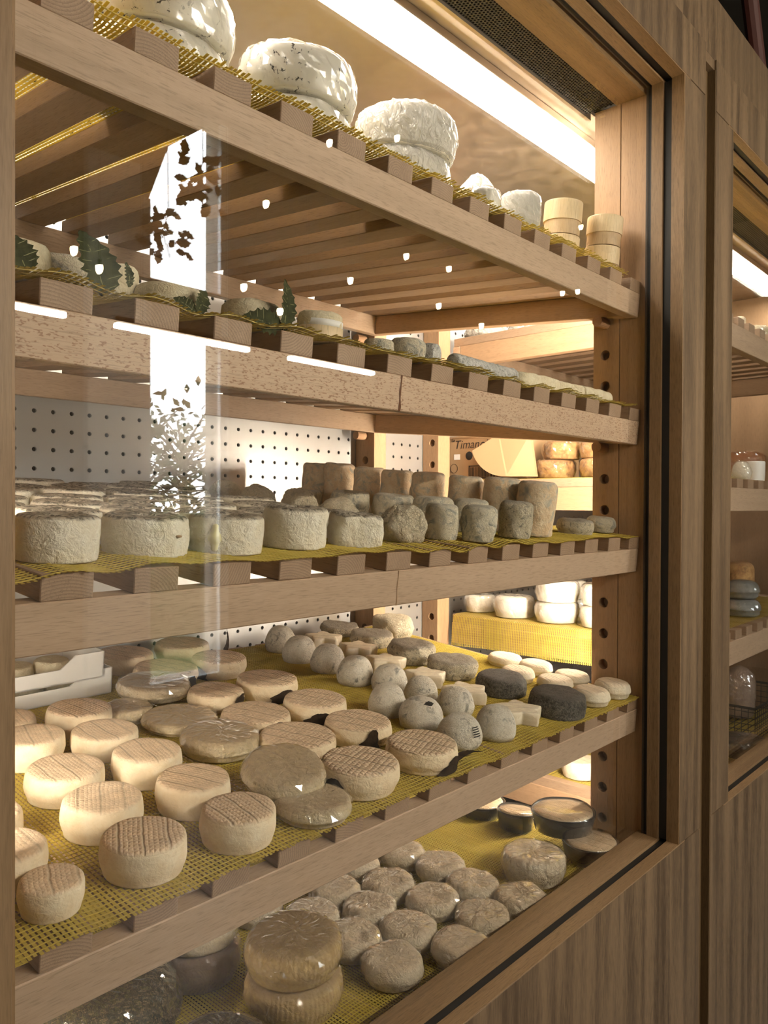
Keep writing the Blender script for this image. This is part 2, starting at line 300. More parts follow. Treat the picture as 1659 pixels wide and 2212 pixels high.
class MB:
    def __init__(s): s.v = []; s.f = []
    def add(s, v, f):
        n = len(s.v); s.v += [tuple(map(float, p)) for p in v]; s.f += [tuple(int(i) + n for i in q) for q in f]; return s
    def box(s, x0, x1, y0, y1, z0, z1, c=0.0):
        if c <= 0:
            return s.add([(x, y, z) for z in (z0, z1) for y in (y0, y1) for x in (x0, x1)], [(0, 2, 3, 1), (4, 5, 7, 6), (0, 1, 5, 4), (2, 6, 7, 3), (0, 4, 6, 2), (1, 3, 7, 5)])
        v = []; idx = {}
        for a, x in enumerate((x0, x1)):
            for b, y in enumerate((y0, y1)):
                for d, z in enumerate((z0, z1)):
                    sx, sy, sz = (1, -1)[a], (1, -1)[b], (1, -1)[d]
                    idx[a, b, d] = len(v); v += [(x, y + sy * c, z + sz * c), (x + sx * c, y, z + sz * c), (x + sx * c, y + sy * c, z)]
        f = []
        for a in (0, 1): q = [idx[a, b, d] for b, d in ((0, 0), (0, 1), (1, 1), (1, 0))]; f.append(q if a == 0 else q[::-1])
        for b in (0, 1): q = [idx[a, b, d] + 1 for a, d in ((0, 0), (1, 0), (1, 1), (0, 1))]; f.append(q if b == 0 else q[::-1])
        for d in (0, 1): q = [idx[a, b, d] + 2 for a, b in ((0, 0), (0, 1), (1, 1), (1, 0))]; f.append(q if d == 0 else q[::-1])
        for d in (0, 1):
            for b in (0, 1): f.append([idx[0, b, d] + 1, idx[1, b, d] + 1, idx[1, b, d] + 2, idx[0, b, d] + 2])
            for a in (0, 1): f.append([idx[a, 0, d], idx[a, 1, d], idx[a, 1, d] + 2, idx[a, 0, d] + 2])
        for a in (0, 1):
            for b in (0, 1): f.append([idx[a, b, 0], idx[a, b, 1], idx[a, b, 1] + 1, idx[a, b, 0] + 1])
        for k in idx.values(): f.append([k, k + 1, k + 2])
        return s.add(v, f)
    def tube(s, pts, r, seg=8, caps=True):
        P = [Vector(p) for p in pts]; rings = []
        for i, p in enumerate(P):
            d = (P[min(i + 1, len(P) - 1)] - P[max(i - 1, 0)]).normalized()
            a = d.orthogonal().normalized() if i == 0 else (a - d * a.dot(d)).normalized()
            b = d.cross(a); rr = r[i] if isinstance(r, (list, tuple)) else r
            rings.append([p + a * math.cos(t) * rr + b * math.sin(t) * rr for t in (2 * math.pi * k / seg for k in range(seg))])
        f = []
        for i in range(len(P) - 1):
            for k in range(seg): f.append((i * seg + k, i * seg + (k + 1) % seg, (i + 1) * seg + (k + 1) % seg, (i + 1) * seg + k))
        if caps: f += [tuple(range(seg))[::-1], tuple((len(P) - 1) * seg + k for k in range(seg))]
        return s.add([q for rg in rings for q in rg], f)
    def holed(s, x0, y0, nx, ny, px, py, r, depth, seg=12, stagger=False, map3=lambda a, b, d: (a, b, d)):
        """a plate of nx by ny cells (px by py), each with a round hole of radius r going in by depth"""
        base = np.array([(1, 0), (1, 1), (0, 1), (-1, 1), (-1, 0), (-1, -1), (0, -1), (1, -1)]) * 0.5
        ang = np.arange(seg) * 2 * math.pi / seg; V = []; F = []
        for j in range(ny):
            for i in range(nx):
                cx = x0 + (i + 0.5 + (0.5 if stagger and j % 2 else 0)) * px; cy = y0 + (j + 0.5) * py; n = len(V)
                for t in ang:
                    ct, st = math.cos(t), math.sin(t); k = 0.5 / max(abs(ct), abs(st))
                    V.append(map3(cx + ct * k * px, cy + st * k * py, 0))
                for d in (0, depth):
                    for t in ang: V.append(map3(cx + math.cos(t) * r, cy + math.sin(t) * r, d))
                for k in range(seg):
                    q = (k + 1) % seg
                    F.append((n + k, n + q, n + seg + q, n + seg + k)); F.append((n + seg + k, n + seg + q, n + 2 * seg + q, n + 2 * seg + k))
        return s.add(V, F)
    def build(s, name, mat, parent=None, loc=(0, 0, 0), rot=None, smooth=False):
        return obj(name, mesh(name, s.v, s.f, mat, smooth), parent, loc, rot)
def bx(name, mat, parent, x0, x1, y0, y1, z0, z1, c=0.0, o=(0, 0, 0)):
    """a box in eye-based coordinates, stored relative to its thing's base o"""
    return MB().box(x0 - o[0], x1 - o[0], y0 - o[1], y1 - o[1], z0 - o[2], z1 - o[2], c).build(name, mat, parent)

# ------------------------------------------------------------------ the room
def struct(name, mb, mat, parent=None, kind='structure'):
    o = mb.build(name, mat, parent, (0, 0, H) if parent is None else (0, 0, 0))
    if parent is None: o['kind'] = kind
    return o
RX0, RX1, RY0, RZ0, RZ1 = -2.6, 7.4, -2.4, -H, 2.6
tag(struct('floor', MB().box(RX0, RX1, RY0, 1.6, RZ0 - 0.05, RZ0), 'floor'), 'grey stone tile floor of the shop', 'floor')
tag(struct('ceiling', MB().box(RX0, RX1, RY0, 1.6, RZ1, RZ1 + 0.05), 'ceilm'), 'dark painted shop ceiling', 'ceiling')
tag(struct('wall_left', MB().box(RX0 - 0.05, RX0, RY0, 1.6, RZ0, RZ1), 'wall'), 'warm grey plaster side wall of the shop', 'wall')
tag(struct('wall_right', MB().box(RX1, RX1 + 0.05, RY0, 1.6, RZ0, RZ1), 'wall'), 'warm grey plaster end wall beyond the cabinets', 'wall')
tag(struct('wall_front', MB().box(RX0, RX1, 1.6, 1.65, RZ0, RZ1), 'ceilm'), 'dark wall behind the display cabinets', 'wall')
# wall opposite the cabinets with a tall shop window (its mirror image shows in the cabinet glass)
wx0, wx1 = 2.157, 2.595
hole_up = [(wx0, 1.19), (wx0, 1.60), (2.28, 1.93), (2.567, 2.16), (wx1, 2.15), (wx1, 1.19)]
hole_lo = [(wx0, -0.95), (wx0, 0.93), (wx1, 0.93), (wx1, -0.95)]
def wall_with_holes():
    import bmesh
    bm = bmesh.new()
    for loop in ([(RX0, RZ0), (RX1, RZ0), (RX1, RZ1), (RX0, RZ1)], hole_up, hole_lo):
        vs = [bm.verts.new((x, RY0, z)) for x, z in loop]
        for i in range(len(vs)): bm.edges.new((vs[i], vs[(i + 1) % len(vs)]))
    bmesh.ops.triangle_fill(bm, use_beauty=True, use_dissolve=False, edges=bm.edges[:])
    keep = []
    for f in bm.faces[:]:
        c = f.calc_center_median()
        inside = any(point_in(c.x, c.z, h) for h in (hole_up, hole_lo))
        if inside: bm.faces.remove(f)
    g = bmesh.ops.extrude_face_region(bm, geom=bm.faces[:])
    bmesh.ops.translate(bm, vec=(0, -0.12, 0), verts=[v for v in g['geom'] if isinstance(v, bmesh.types.BMVert)])
    bmesh.ops.recalc_face_normals(bm, faces=bm.faces[:])
    me = bpy.data.meshes.new('wall_back'); bm.to_mesh(me); bm.free(); me.materials.append(M['wall']); return me
def point_in(x, y, poly):
    r = False; j = len(poly) - 1
    for i in range(len(poly)):
        (a, b), (c, d) = poly[i], poly[j]
        if (b > y) != (d > y) and x < (c - a) * (y - b) / (d - b) + a: r = not r
        j = i
    return r
wb = obj('wall_back', wall_with_holes(), None, (0, 0, H)); tag(wb, 'warm grey plaster wall with the tall shop window', 'wall', kind='structure')
win = thing('window_1', (2.376, RY0 - 0.06, H - 0.95), 'tall white framed shop window with a transom bar', 'window'); win['kind'] = 'structure'
o_ = (2.376, RY0 - 0.06, -0.95)
for (a, b, c, d) in ((wx0 - 0.03, wx1 + 0.03, 0.93, 1.19), (wx0 - 0.06, wx0, -0.95, 1.6), (wx1, wx1 + 0.06, -0.95, 2.15), (wx0 - 0.06, wx1 + 0.06, -1.02, -0.95)):
    bx('window_frame', 'frame' if c < 0.9 else 'wall', win, a, b, RY0, RY0 + 0.03, c, d, 0.003, o_)
bx('glass_pane', 'glass', win, wx0, wx1, RY0 - 0.07, RY0 - 0.066, -0.95, 0.93, 0, o_)
tag(struct('trim_1', MB().box(1.80, 2.09, RY0, RY0 + 0.05, RZ0, 1.75, 0.004), 'frame'), 'white painted pilaster beside the shop window', 'trim')

# ------------------------------------------------------------------ the display cabinets
YF = 0.559                       # front of the proud frame
XL, XR = 0.2258, 1.440           # opening of the near cabinet
ZB, ZT = -0.6367, 0.8085
def holes_post(name, root, o, face_x, sgn, y0, y1, thick, zs, yc, ztop, zbot):
    """a square post whose side face carries a row of dowel holes"""
    mb = MB(); r = 0.0103; half = 0.0627 / 2
    zs = sorted(zs); lo = zs[0] - half; hi = zs[-1] + half
    mp = lambda a, b, d: (face_x + sgn * d - o[0], a - o[1], b - o[2])
    mb.holed(yc - 0.0175, lo, 1, len(zs), 0.035, 0.0627, r, 0.022, 24, False, mp)
    e = lambda ya, yb, za, zb: mb.add([mp(ya, za, 0), mp(yb, za, 0), mp(yb, zb, 0), mp(ya, zb, 0)], [(0, 1, 2, 3)])
    e(y0, yc - 0.0175, zbot, ztop); e(yc + 0.0175, y1, zbot, ztop); e(yc - 0.0175, yc + 0.0175, zbot, lo); e(yc - 0.0175, yc + 0.0175, hi, ztop)
    q = face_x + sgn * thick
    for ya, xb in ((y0, None), (y1, None)):
        mb.add([(face_x - o[0], ya - o[1], zbot - o[2]), (q - o[0], ya - o[1], zbot - o[2]), (q - o[0], ya - o[1], ztop - o[2]), (face_x - o[0], ya - o[1], ztop - o[2])], [(0, 1, 2, 3)])
    mb.add([(q - o[0], y0 - o[1], zbot - o[2]), (q - o[0], y1 - o[1], zbot - o[2]), (q - o[0], y1 - o[1], ztop - o[2]), (q - o[0], y0 - o[1], ztop - o[2])], [(0, 1, 2, 3)])
    for z in zs:                                        # dark bottom of each drilled hole
        a = [mp(yc + math.cos(t) * r, z + math.sin(t) * r, 0.022) for t in (2 * math.pi * k / 24 for k in range(24))]
        mb.add(a, [tuple(range(24))])
    return mb.build(name, 'post', root)

def cabinet(xl, xr, x0, x1, yf, label, tops):
    """xl..xr glass opening, x0..x1 outer frame"""
    o = ((xl + xr) / 2, 1.0, -H)
    root = thing('display_cabinet', (o[0], o[1], 0.0), label, 'cabinet')
    d = yf - YF
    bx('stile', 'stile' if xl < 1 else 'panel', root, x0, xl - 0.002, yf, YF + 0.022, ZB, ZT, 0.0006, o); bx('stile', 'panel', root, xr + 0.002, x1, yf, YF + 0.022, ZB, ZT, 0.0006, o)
    bx('header', 'panel', root, x0, x1, yf, YF + 0.022, ZT + 0.002, tops, 0.0006, o)
    bx('lower_panel', 'panel', root, x0, x1, yf, YF + 0.022, -1.39, ZB - 0.002, 0.0006, o)
    bx('plinth', 'dark', root, x0, x1, YF + 0.03, YF + 0.05, -H, -1.39, 0, o)
    # linings round the opening, step by step into the depth: oak, black gap, oak door frame, black seal
    def ringed(name, matv, math_, ya, yb, inset, t=0.03, bottom=None):
        for k, (a, b, c, e, m) in enumerate(((xl - t, xl + inset, ZB, ZT, matv), (xr - inset, xr + t, ZB, ZT, matv), (xl - t, xr + t, ZT - inset, ZT + t, math_), (xl - t, xr + t, ZB - t, ZB + (0.0 if bottom else inset), bottom or math_))):
            bx(name, m, root, a, b, ya, yb, c, e, 0, o)
    ringed('oak_lining', 'lining', 'lining_x', YF + 0.0005 + d, YF + 0.024, 0.0)
    ringed('black_gap_liner', 'black', 'black', YF + 0.024, YF + 0.041, -0.006)
    ringed('door_frame', 'lining', 'lining_x', YF + 0.041, YF + 0.063, 0.0)
    ringed('glazing_seal', 'black', 'black', YF + 0.063, YF + 0.075, -0.003, bottom='lining_x')
    bx('glass_pane', 'glass', root, xl - 0.003, xr + 0.003, 0.6255, 0.6315, ZB - 0.003, ZT + 0.003, 0, o)
    # inside: soffit board, perforated air grille, steel ceiling
    bx('soffit_board', 'lining_x', root, xl - 0.03, xr + 0.03, 0.640, 0.702, 0.803, 0.83, 0.0008, o)
    g = MB().box(xl - 0.03 - o[0], xr + 0.03 - o[0], 0.702 - o[1], 0.765 - o[1], 0.825 - o[2], 0.83 - o[2])
    n = int((xr - xl + 0.04) / 0.0066)
    g.holed(xl - 0.03 - o[0], 0.702 - o[1], n, 11, 0.0066, 0.0057, 0.0023, 0.003, 8, True, lambda a, b, dd: (a, b, 0.806 + dd - o[2]))
    g.build('air_grille', 'dark', root)
    bx('grille_lip', 'steel', root, xl - 0.03, xr + 0.03, 0.765, 0.772, 0.800, 0.83, 0, o)
    bx('inner_board', 'post', root, xr + 0.0145, xr + 0.05, 0.636, 0.6905, -0.80, 0.803, 0.0008, o)
    bx('inner_board', 'post', root, xl - 0.05, xl - 0.0145, 0.636, 0.6905, -0.80, 0.803, 0.0008, o)
    bx('front_kick', 'lining_x', root, xl - 0.05, xr + 0.05, 0.634, 0.644, -0.84, ZB, 0, o)
    return root, o
ZH = [0.0551 + 0.0627 * k for k in range(-14, 6)]; ZH2 = ZH + [0.0551 + 0.0627 * 6]
c1, o1 = cabinet(XL, XR, 0.119, 1.547, YF, 'wood framed glass cheese cabinet with sloping slatted shelves', 0.9144)
c2, o2 = cabinet(1.7296, 2.94, 1.6225, 3.05, YF + 0.006, 'second wood framed glass cabinet adjoining the first, with level shelves', 0.9144)
POSTS = {}
for (fx, sg) in ((1.454, 1), (0.190, -1)):
    POSTS[fx > 1, 0] = holes_post('post', c1, o1, fx, sg, 0.692, 0.747, 0.045, ZH, 0.7215, 0.803, -0.84)
    POSTS[fx > 1, 1] = holes_post('post', c1, o1, fx, sg, 1.362, 1.428, 0.045, ZH2, 1.394, 0.81, -0.84)
for (fx, sg) in ((2.96, 1),):
    holes_post('post', c2, o2, fx, sg, 0.692, 0.747, 0.045, ZH, 0.7215, 0.803, -0.84)
    holes_post('post', c2, o2, fx, sg, 1.362, 1.428, 0.045, ZH2, 1.394, 0.81, -0.84)
holes_post('post', c2, o2, 1.733, 1, 1.372, 1.428, 0.054, ZH, 1.394, 0.81, -0.84)
holes_post('post', c2, o2, 1.745, 1, 0.692, 0.747, 0.045, ZH, 0.7215, 0.803, -0.84)
for z in (0.3684, 0.1181, -0.1330, -0.4466, -0.7595):
    for (xa, xb) in ((1.418, 1.470), (0.174, 0.226)):
        for (y, zz) in ((0.7215, z), (1.394, z + (0.0627 if z > -0.7 else 0))):
            ob = MB().tube([(xa - o1[0], y - o1[1], zz - o1[2]), (xb - o1[0], y - o1[1], zz - o1[2])], 0.0105, 18).build('dowel', 'dowel', POSTS[xa > 1, int(y > 1)])
# perforated back panels over a near-black sheet painting the cavity's shade, steel ceiling and floor
def backpanel(root, o, xa, xb):
    nx = round((xb - xa) / 0.0355); ny = 46
    MB().holed(xa - o[0], -0.84, nx, ny, (xb - xa) / nx, 0.0355, 0.0042, 0.004, 16, False, lambda a, b, d: (a, 1.430 + d - o[1], b - o[2])).build('perforated_panel', 'peg', root)
    bx('cavity_shade_sheet', 'void', root, xa, xb, 1.455, 1.46, -0.84, 0.83, 0, o)
    bx('ceiling_panel', 'steel', root, xa, xb, 0.772, 1.455, 0.822, 0.83, 0, o)
    bx('base_panel', 'dark', root, xa, xb, 0.644, 1.455, -0.85, -0.84, 0, o)
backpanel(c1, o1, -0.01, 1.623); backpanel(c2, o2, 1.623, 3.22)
bx('added_end_panel', 'steel', c1, -0.03, -0.01, 0.6, 1.46, -0.85, 0.83, 0, o1); bx('added_end_panel', 'post', c2, 3.22, 3.24, 0.6, 1.46, -0.85, 0.83, 0, o2)  # end panels added for light bounce inside; the left one is unseen
bx('top_panel', 'dark', c1, -0.03, 1.623, 0.585, 1.46, 0.86, 0.88, 0, o1); bx('top_panel', 'dark', c2, 1.623, 3.24, 0.585, 1.46, 0.86, 0.88, 0, o2)
# filler between the two cabinets and the fascia above both
t = thing('fascia', (1.6, 0.59, H + 0.9144), 'greyed oak fascia running above both cabinets', 'fascia'); of = (1.6, 0.59, 0.9144)
bx('fascia_board', 'panel', t, -0.6, 4.6, YF + 0.010, YF + 0.024, 0.9146, 1.0457, 0.0005, of)
t = thing('groove_filler', (1.585, 0.59, 0), 'dark oak recess strip between the two cabinet frames', 'filler'); of = (1.585, 0.59, -H)
bx('strip', 'groove', t, 1.547, 1.6225, YF + 0.0225, YF + 0.032, -H, 0.893, 0, of); bx('head_block', 'panel', t, 1.547, 1.6225, YF + 0.010, YF + 0.024, 0.893, 0.9144, 0, of)
bx('reveal_strip', 'groove', t, 1.6195, 1.6224, YF + 0.007, YF + 0.0225, -H, 0.893, 0, of)
t = thing('wall_filler', (0.0, 0.59, 0), 'greyed oak panel left of the near cabinet', 'filler'); bx('filler_panel', 'panel', t, -0.6, 0.1188, YF + 0.0225, YF + 0.034, -H, 0.9144, 0, (0, 0.59, -H))
tag(MB().tube([(1.98, 0.62, 1.30), (2.30, 0.66, 0.98)], 0.02, 12).build('ceiling_beam', 'beam', None, (0, 0, H)), 'dark red slanted beam above the fascia', 'beam')

# lamps of the cabinet: ceiling light and upright strips behind the front posts
def ceiling_light(xa, xb, label):
    o = ((xa + xb) / 2, 0.87, 0.80); r = thing('ceiling_light', (o[0], o[1], o[2] + H), label, 'light')
    bx('housing', 'steel', r, xa, xb, 0.822, 0.912, 0.806, 0.8218, 0.001, o)
    bx('diffuser', 'led', r, xa + 0.005, xb - 0.005, 0.828, 0.906, 0.801, 0.806, 0, o)
ceiling_light(0.05, 1.899, 'long bright strip light under the steel ceiling of the near cabinet')
ceiling_light(1.90, 3.15, 'long bright strip light under the ceiling of the second cabinet')
def led_strip(x, y, label, z0=-0.78, z1=0.76, mat='ledside', turn=0.0):
    o = (x, y, 0.0); r = thing('led_strip', (x, y, H - 0.0), label, 'light')
    r.rotation_euler[2] = turn
    bx('channel', 'steel', r, x - 0.018, x + 0.018, y - 0.012, y, z0 - 0.02, z1 + 0.02, 0, o)
    bx('diffuser', mat, r, x - 0.012, x + 0.012, y, y + 0.006, z0, z1, 0, o)
led_strip(1.615, 0.742, 'upright strip light behind the posts between the cabinets')
led_strip(0.09, 0.742, 'upright strip light behind the near left post', -0.62, 0.13, 'ledleft', -0.75)

# ------------------------------------------------------------------ shelves and yellow mesh mats
TAN = 0.0933; TILT = math.atan(TAN); Y0 = 0.652
XS = [0.195 + 0.0868 * k for k in range(15)]
slat_me = {}
def slat_mesh(L):
    if L not in slat_me: slat_me[L] = mesh('slat', *(lambda b: (b.v, b.f))(MB().box(-0.0236, 0.0236, 0, L, 0, 0.0235, 0.0009)), 'slat')
    return slat_me[L]
def shelf(zb, tilt, x0, x1, ya, depth, rail_h, label, railmat='rail', npos=None, group=None):
    L = x1 - x0
    r = thing('slatted_shelf', (x0, ya, zb + H), label, 'shelf', group, (tilt, 0, 0))
    MB().box(0, L, 0, 0.025, 0, rail_h, 0.0012).build('front_rail', railmat, r)
    MB().box(0, L, depth - 0.025, depth, 0, rail_h, 0.0012).build('back_rail', 'rail', r)
    MB().box(0, 0.025, 0.0255, depth - 0.0255, 0, rail_h, 0.0012).build('side_rail', 'side', r); MB().box(L - 0.025, L, 0.0255, depth - 0.0255, 0, rail_h, 0.0012).build('side_rail', 'side', r)
    rng = random.Random(int(zb * 1000))
    for x in npos:
        obj('slat', slat_mesh(depth - 0.002), r, (x - x0 + 0.0236 + rng.uniform(-.0006, .0006), 0.001 + rng.uniform(-.0006, .0012), rail_h + 0.0002))
    return r
sl = [x + 0.0 for x in XS]
D1 = 0.713
shelf(0.3705, TILT, 0.195, 1.452, Y0, D1, 0.0455, 'uppermost sloping slatted beech shelf, carrying film wrapped wheels', 'rail', sl)
shelf(0.1210, TILT, 0.195, 1.452, Y0, D1, 0.0455, 'sloping beech shelf with a flecked front rail and a brown drip stain', 'rail_fleck', sl)
shelf(-0.1285, TILT, 0.195, 1.452, Y0, D1, 0.0455, 'sloping slatted beech shelf carrying ring shaped and blue mould cheeses', 'rail', sl)
shelf(-0.4440, TILT, 0.195, 1.452, Y0, D1, 0.0455, 'sloping slatted beech shelf carrying cream discs, grey domes and stars', 'rail', sl)
shelf(-0.7510, 0.0, 0.195, 1.452, Y0, D1, 0.0455, 'level bottom slatted shelf carrying film wrapped cheeses and black tubs', 'rail', sl)
SN = [1.795 + 0.0868 * k for k in range(14)]
for zt, lb in ((0.487, 'uppermost level shelf of the second cabinet, carrying white bags'), (0.075, 'level shelf of the second cabinet carrying a cardboard box'), (-0.314, 'level shelf of the second cabinet draped with yellow mesh and white wheels'), (-0.72, 'lowest shelf of the second cabinet, holding the black wire basket')):
    shelf(zt - 0.0235 - 0.060 - 0.0025, 0.0, 1.792, 2.955, 0.655, 0.71, 0.060, lb, 'rail', SN)

def net(name, x0, x1, y0, y1, loc, rot, zf, label, px=0.005, py=0.0078, sy=26, sx=90, w=0.0031, edge=0.0, group=None):
    """woven plastic mesh: flat tapes across the depth, thin cords along the length"""
    V = []; F = []
    xs = np.arange(x0, x1, px); ys = np.linspace(y0, y1, sy)
    rng = np.random.default_rng(int(abs(x0 * 77 + y1 * 13 + loc[2] * 991)))
    def ribbon(P, wd, th, ax):
        n = len(V); k = len(P)
        for p in P:
            for a, b in ((-1, -1), (1, -1), (1, 1), (-1, 1)):
                q = [p[0], p[1], p[2] + b * th / 2]; q[ax] += a * wd / 2; V.append(q)
        for i in range(k - 1):
            for c in range(4): F.append((n + i * 4 + c, n + i * 4 + (c + 1) % 4, n + (i + 1) * 4 + (c + 1) % 4, n + (i + 1) * 4 + c))
    for x in xs:
        e = rng.uniform(-0.002, 0.002); j = rng.uniform(-0.0004, 0.0004)
        yy = ys.copy(); yy[0] += e
        ribbon([(x + j, y, zf(x, y) + (edge * max(0, 1 - (y - y0) / 0.012) ** 2)) for y in yy], w, 0.0006, 0)
    cx = np.linspace(x0 - 0.002, x1 + 0.002, sx)
    for y in np.arange(y0 + 0.004, y1, py):
        ribbon([(x, y, zf(x, y) + 0.0006 + (edge * max(0, 1 - (y - y0) / 0.012) ** 2)) for x in cx], 0.0011, 0.0009, 1)
    o = obj(name, mesh(name, V, F, 'net'), None, loc, rot)
    return tag(o, label, 'mesh mat', group)
def wavy(amp, base, x00, seed, front=1.0):
    r = random.Random(seed); ph = [r.uniform(0, 6.28) for _ in range(4)]
    def f(x, y):
        d = ((x + x00 - 0.195 - 0.0236) / 0.0868); s = 0.5 - 0.5 * math.cos(2 * math.pi * d)
        g = math.exp(-((y) / 0.16) ** 2) * front + 0.15
        return base - amp * s * g * (0.6 + 0.4 * math.sin(x * 9 + ph[0])) + 0.0012 * g * (1 + math.sin(x * 21 + ph[1])) * (amp / 0.004)
    return f
zs_ = 0.0455 + 0.0237 + 0.0006
net('mesh_mat', 0.0, 1.20, 0.0, 0.70, (0.195, Y0, 0.3705 + H), (TILT, 0, 0), wavy(0.0035, zs_, 0.195, 1), 'yellow mesh mat under the wrapped wheels on the uppermost sloping shelf', edge=0.005)
net('mesh_mat', 0.0, 1.235, -0.003, 0.70, (0.195, Y0, 0.121 + H), (TILT, 0, 0), wavy(0.006, zs_ + 0.0005, 0.195, 2), 'wavy yellow mesh mat under the leaf wrapped cheeses', edge=0.004)
net('mesh_mat', 0.0, 1.245, -0.004, 0.70, (0.195, Y0, -0.1285 + H), (TILT, 0, 0), wavy(0.006, zs_ + 0.0003, 0.195, 3), 'yellow mesh mat under the ring shaped and blue mould cheeses')
net('mesh_mat', 0.0, 1.252, -0.006, 0.70, (0.195, Y0, -0.444 + H), (TILT, 0, 0), wavy(0.0022, zs_, 0.195, 4), 'yellow mesh mat under the cream discs, grey domes and stars', py=0.0068)
net('mesh_mat', 0.0, 1.255, 0.0, 0.70, (0.195, Y0, -0.751 + H), None, wavy(0.0015, zs_, 0.195, 5), 'yellow mesh mat on the level bottom shelf', py=0.006)
for zt, x0, lb in ((0.075, 0.012, 'yellow mesh mat under the cardboard box'), (-0.72, 0.03, 'yellow mesh mat on the lowest shelf of the second cabinet'), (0.487, 0.05, 'yellow mesh mat under the white bags')):
    net('mesh_mat', x0, 1.15, 0.02, 0.69, (1.792, 0.655, zt - 0.0015 + H), None, lambda x, y: 0.0, lb, px=0.006, py=0.009, sy=8, sx=12)
# the mat of the white wheels hangs over the end of its shelf
def drape(label):
    z0 = -0.3155; V = []; F = []
    def ribbon(P, d, wd):
        n = len(V)
        for p in P:
            V.append([p[0] - d[0] * wd / 2, p[1] - d[1] * wd / 2, p[2]]); V.append([p[0] + d[0] * wd / 2, p[1] + d[1] * wd / 2, p[2]])
        for i in range(len(P) - 1): F.append((n + 2 * i, n + 2 * i + 1, n + 2 * i + 3, n + 2 * i + 2))
    wob = lambda y: 0.004 * math.sin(y * 17) + 0.003 * math.sin(y * 41 + 1)
    for y in np.arange(0.68, 1.355, 0.0055):
        ribbon([(2.9, y, z0), (1.80, y, z0 + 0.001), (1.7865 + wob(y) * 0.2, y, z0 - 0.004), (1.782 + wob(y), y, z0 - 0.04), (1.780 + wob(y) * 1.4, y, z0 - 0.088)], (0, 1), 0.0034)
    for x in np.arange(1.80, 2.9, 0.009): ribbon([(x, y, z0 + 0.0008) for y in (0.678, 1.357)], (1, 0), 0.0014)
    for k in range(13):
        z = z0 - 0.004 - k * 0.0068
        n = len(V); ys = np.linspace(0.678, 1.357, 50)
        for y in ys:
            x = 1.7858 - 0.0005 * k + wob(y) * min(1.4, 0.2 + k / 9); V.append([x, y, z - 0.0006]); V.append([x, y, z + 0.0006])
        for i in range(49): F.append((n + 2 * i, n + 2 * i + 1, n + 2 * i + 3, n + 2 * i + 2))
    o = obj('mesh_mat', mesh('mesh_mat', V, F, 'net'), None, (0, 0, H)); return tag(o, label, 'mesh mat')
drape('bright yellow mesh mat hanging over the end of the shelf of white wheels')
# brown drips that ran down two front rails
def drip(shelf_obj, x, w, h0, h1, mat, name='drip_stain'):
    v = []; f = []; n = 9
    for i in range(n):
        z = h0 + (h1 - h0) * i / (n - 1); ww = w * (0.7 + 0.3 * math.sin(i * 1.7) * 0.5 + 0.25 * (i < 2)); c = x + 0.0006 * math.sin(i * 1.1)
        v += [(c - ww / 2, -0.0004, z), (c, -0.0008, z), (c + ww / 2, -0.0004, z)]
    for i in range(n - 1):
        for k in (0, 1): f.append((i * 3 + k, i * 3 + k + 1, i * 3 + k + 4, i * 3 + k + 3))
    obj(name, mesh(name, v, f, mat, True), [c for c in shelf_obj.children if c.name.startswith('front_rail')][0])
M['stain'] = plain('brown_syrup_stain', (0.13, 0.045, 0.015), 0.25); M['stain2'] = plain('faint_tan_stain', (0.34, 0.20, 0.10), 0.5)
shs = [o for o in col.objects if o.name.startswith('slatted_shelf')]
drip(shs[1], 0.742 - 0.195, 0.0048, 0.0, 0.0455, 'stain'); drip(shs[2], 0.738 - 0.195, 0.0022, 0.0, 0.0455, 'stain2')

# ------------------------------------------------------------------ cheese builders
def snoise(P, freq, seed, octv=3):
    r = np.random.default_rng(seed); out = np.zeros(len(P)); a = 1.0
    for k in range(octv):
        for _ in range(5):
            d = r.normal(size=3); d /= np.linalg.norm(d)
            out += a * np.sin(P @ d * freq * (2 ** k) * r.uniform(0.6, 1.4) + r.uniform(0, 6.28)) / 5
        a *= 0.55
    return out
def disc_prof(r, h, e=0.22, bulge=0.02, nside=6, ntop=7, dip=0.0, hole=0.0, foot=0.94):
    E = e * h; P = [(0, 0), (0.5 * r, 0), (foot * r - E * 0.6, 0)]
    P += [(foot * r - E * 0.3 * (1 - math.sin(a)) , E * 0.5 * (1 - math.cos(a))) for a in (0.5, 1.1)]
    for i in range(nside + 1):
        s = i / nside; z = E * 0.6 + (h - E * 1.6) * s; P.append((r * (foot + (1 - foot) * min(1, s * 2.2) + bulge * math.sin(math.pi * s)), z))
    for a in (0.5, 1.0, 1.4): P.append((r - E * (1 - math.cos(a)), h - E + E * math.sin(a)))
    for i in range(1, ntop + 1):
        q = (r - E) * (1 - i / ntop); z = h - dip * (1 - (q / r) ** 2)
        if hole and q < 0.30 * r: z -= hole * h * min(1.0, (0.30 * r - q) / (0.16 * r))
        P.append((q, z))
    return P
def dome_prof(r, h, n=14):
    P = [(0, 0), (0.55 * r, 0), (0.88 * r, 0)]
    for i in range(1, n):
        a = math.pi * (0.5 - 0.0) * i / (n - 1); z = math.sin(a); q = math.cos(a) ** 0.72
        P.append((r * min(1.0, 0.93 + 0.25 * z) * q if z < 0.3 else r * q * 1.0, h * (0.06 + 0.94 * z)))
    P[-1] = (0, h); return P
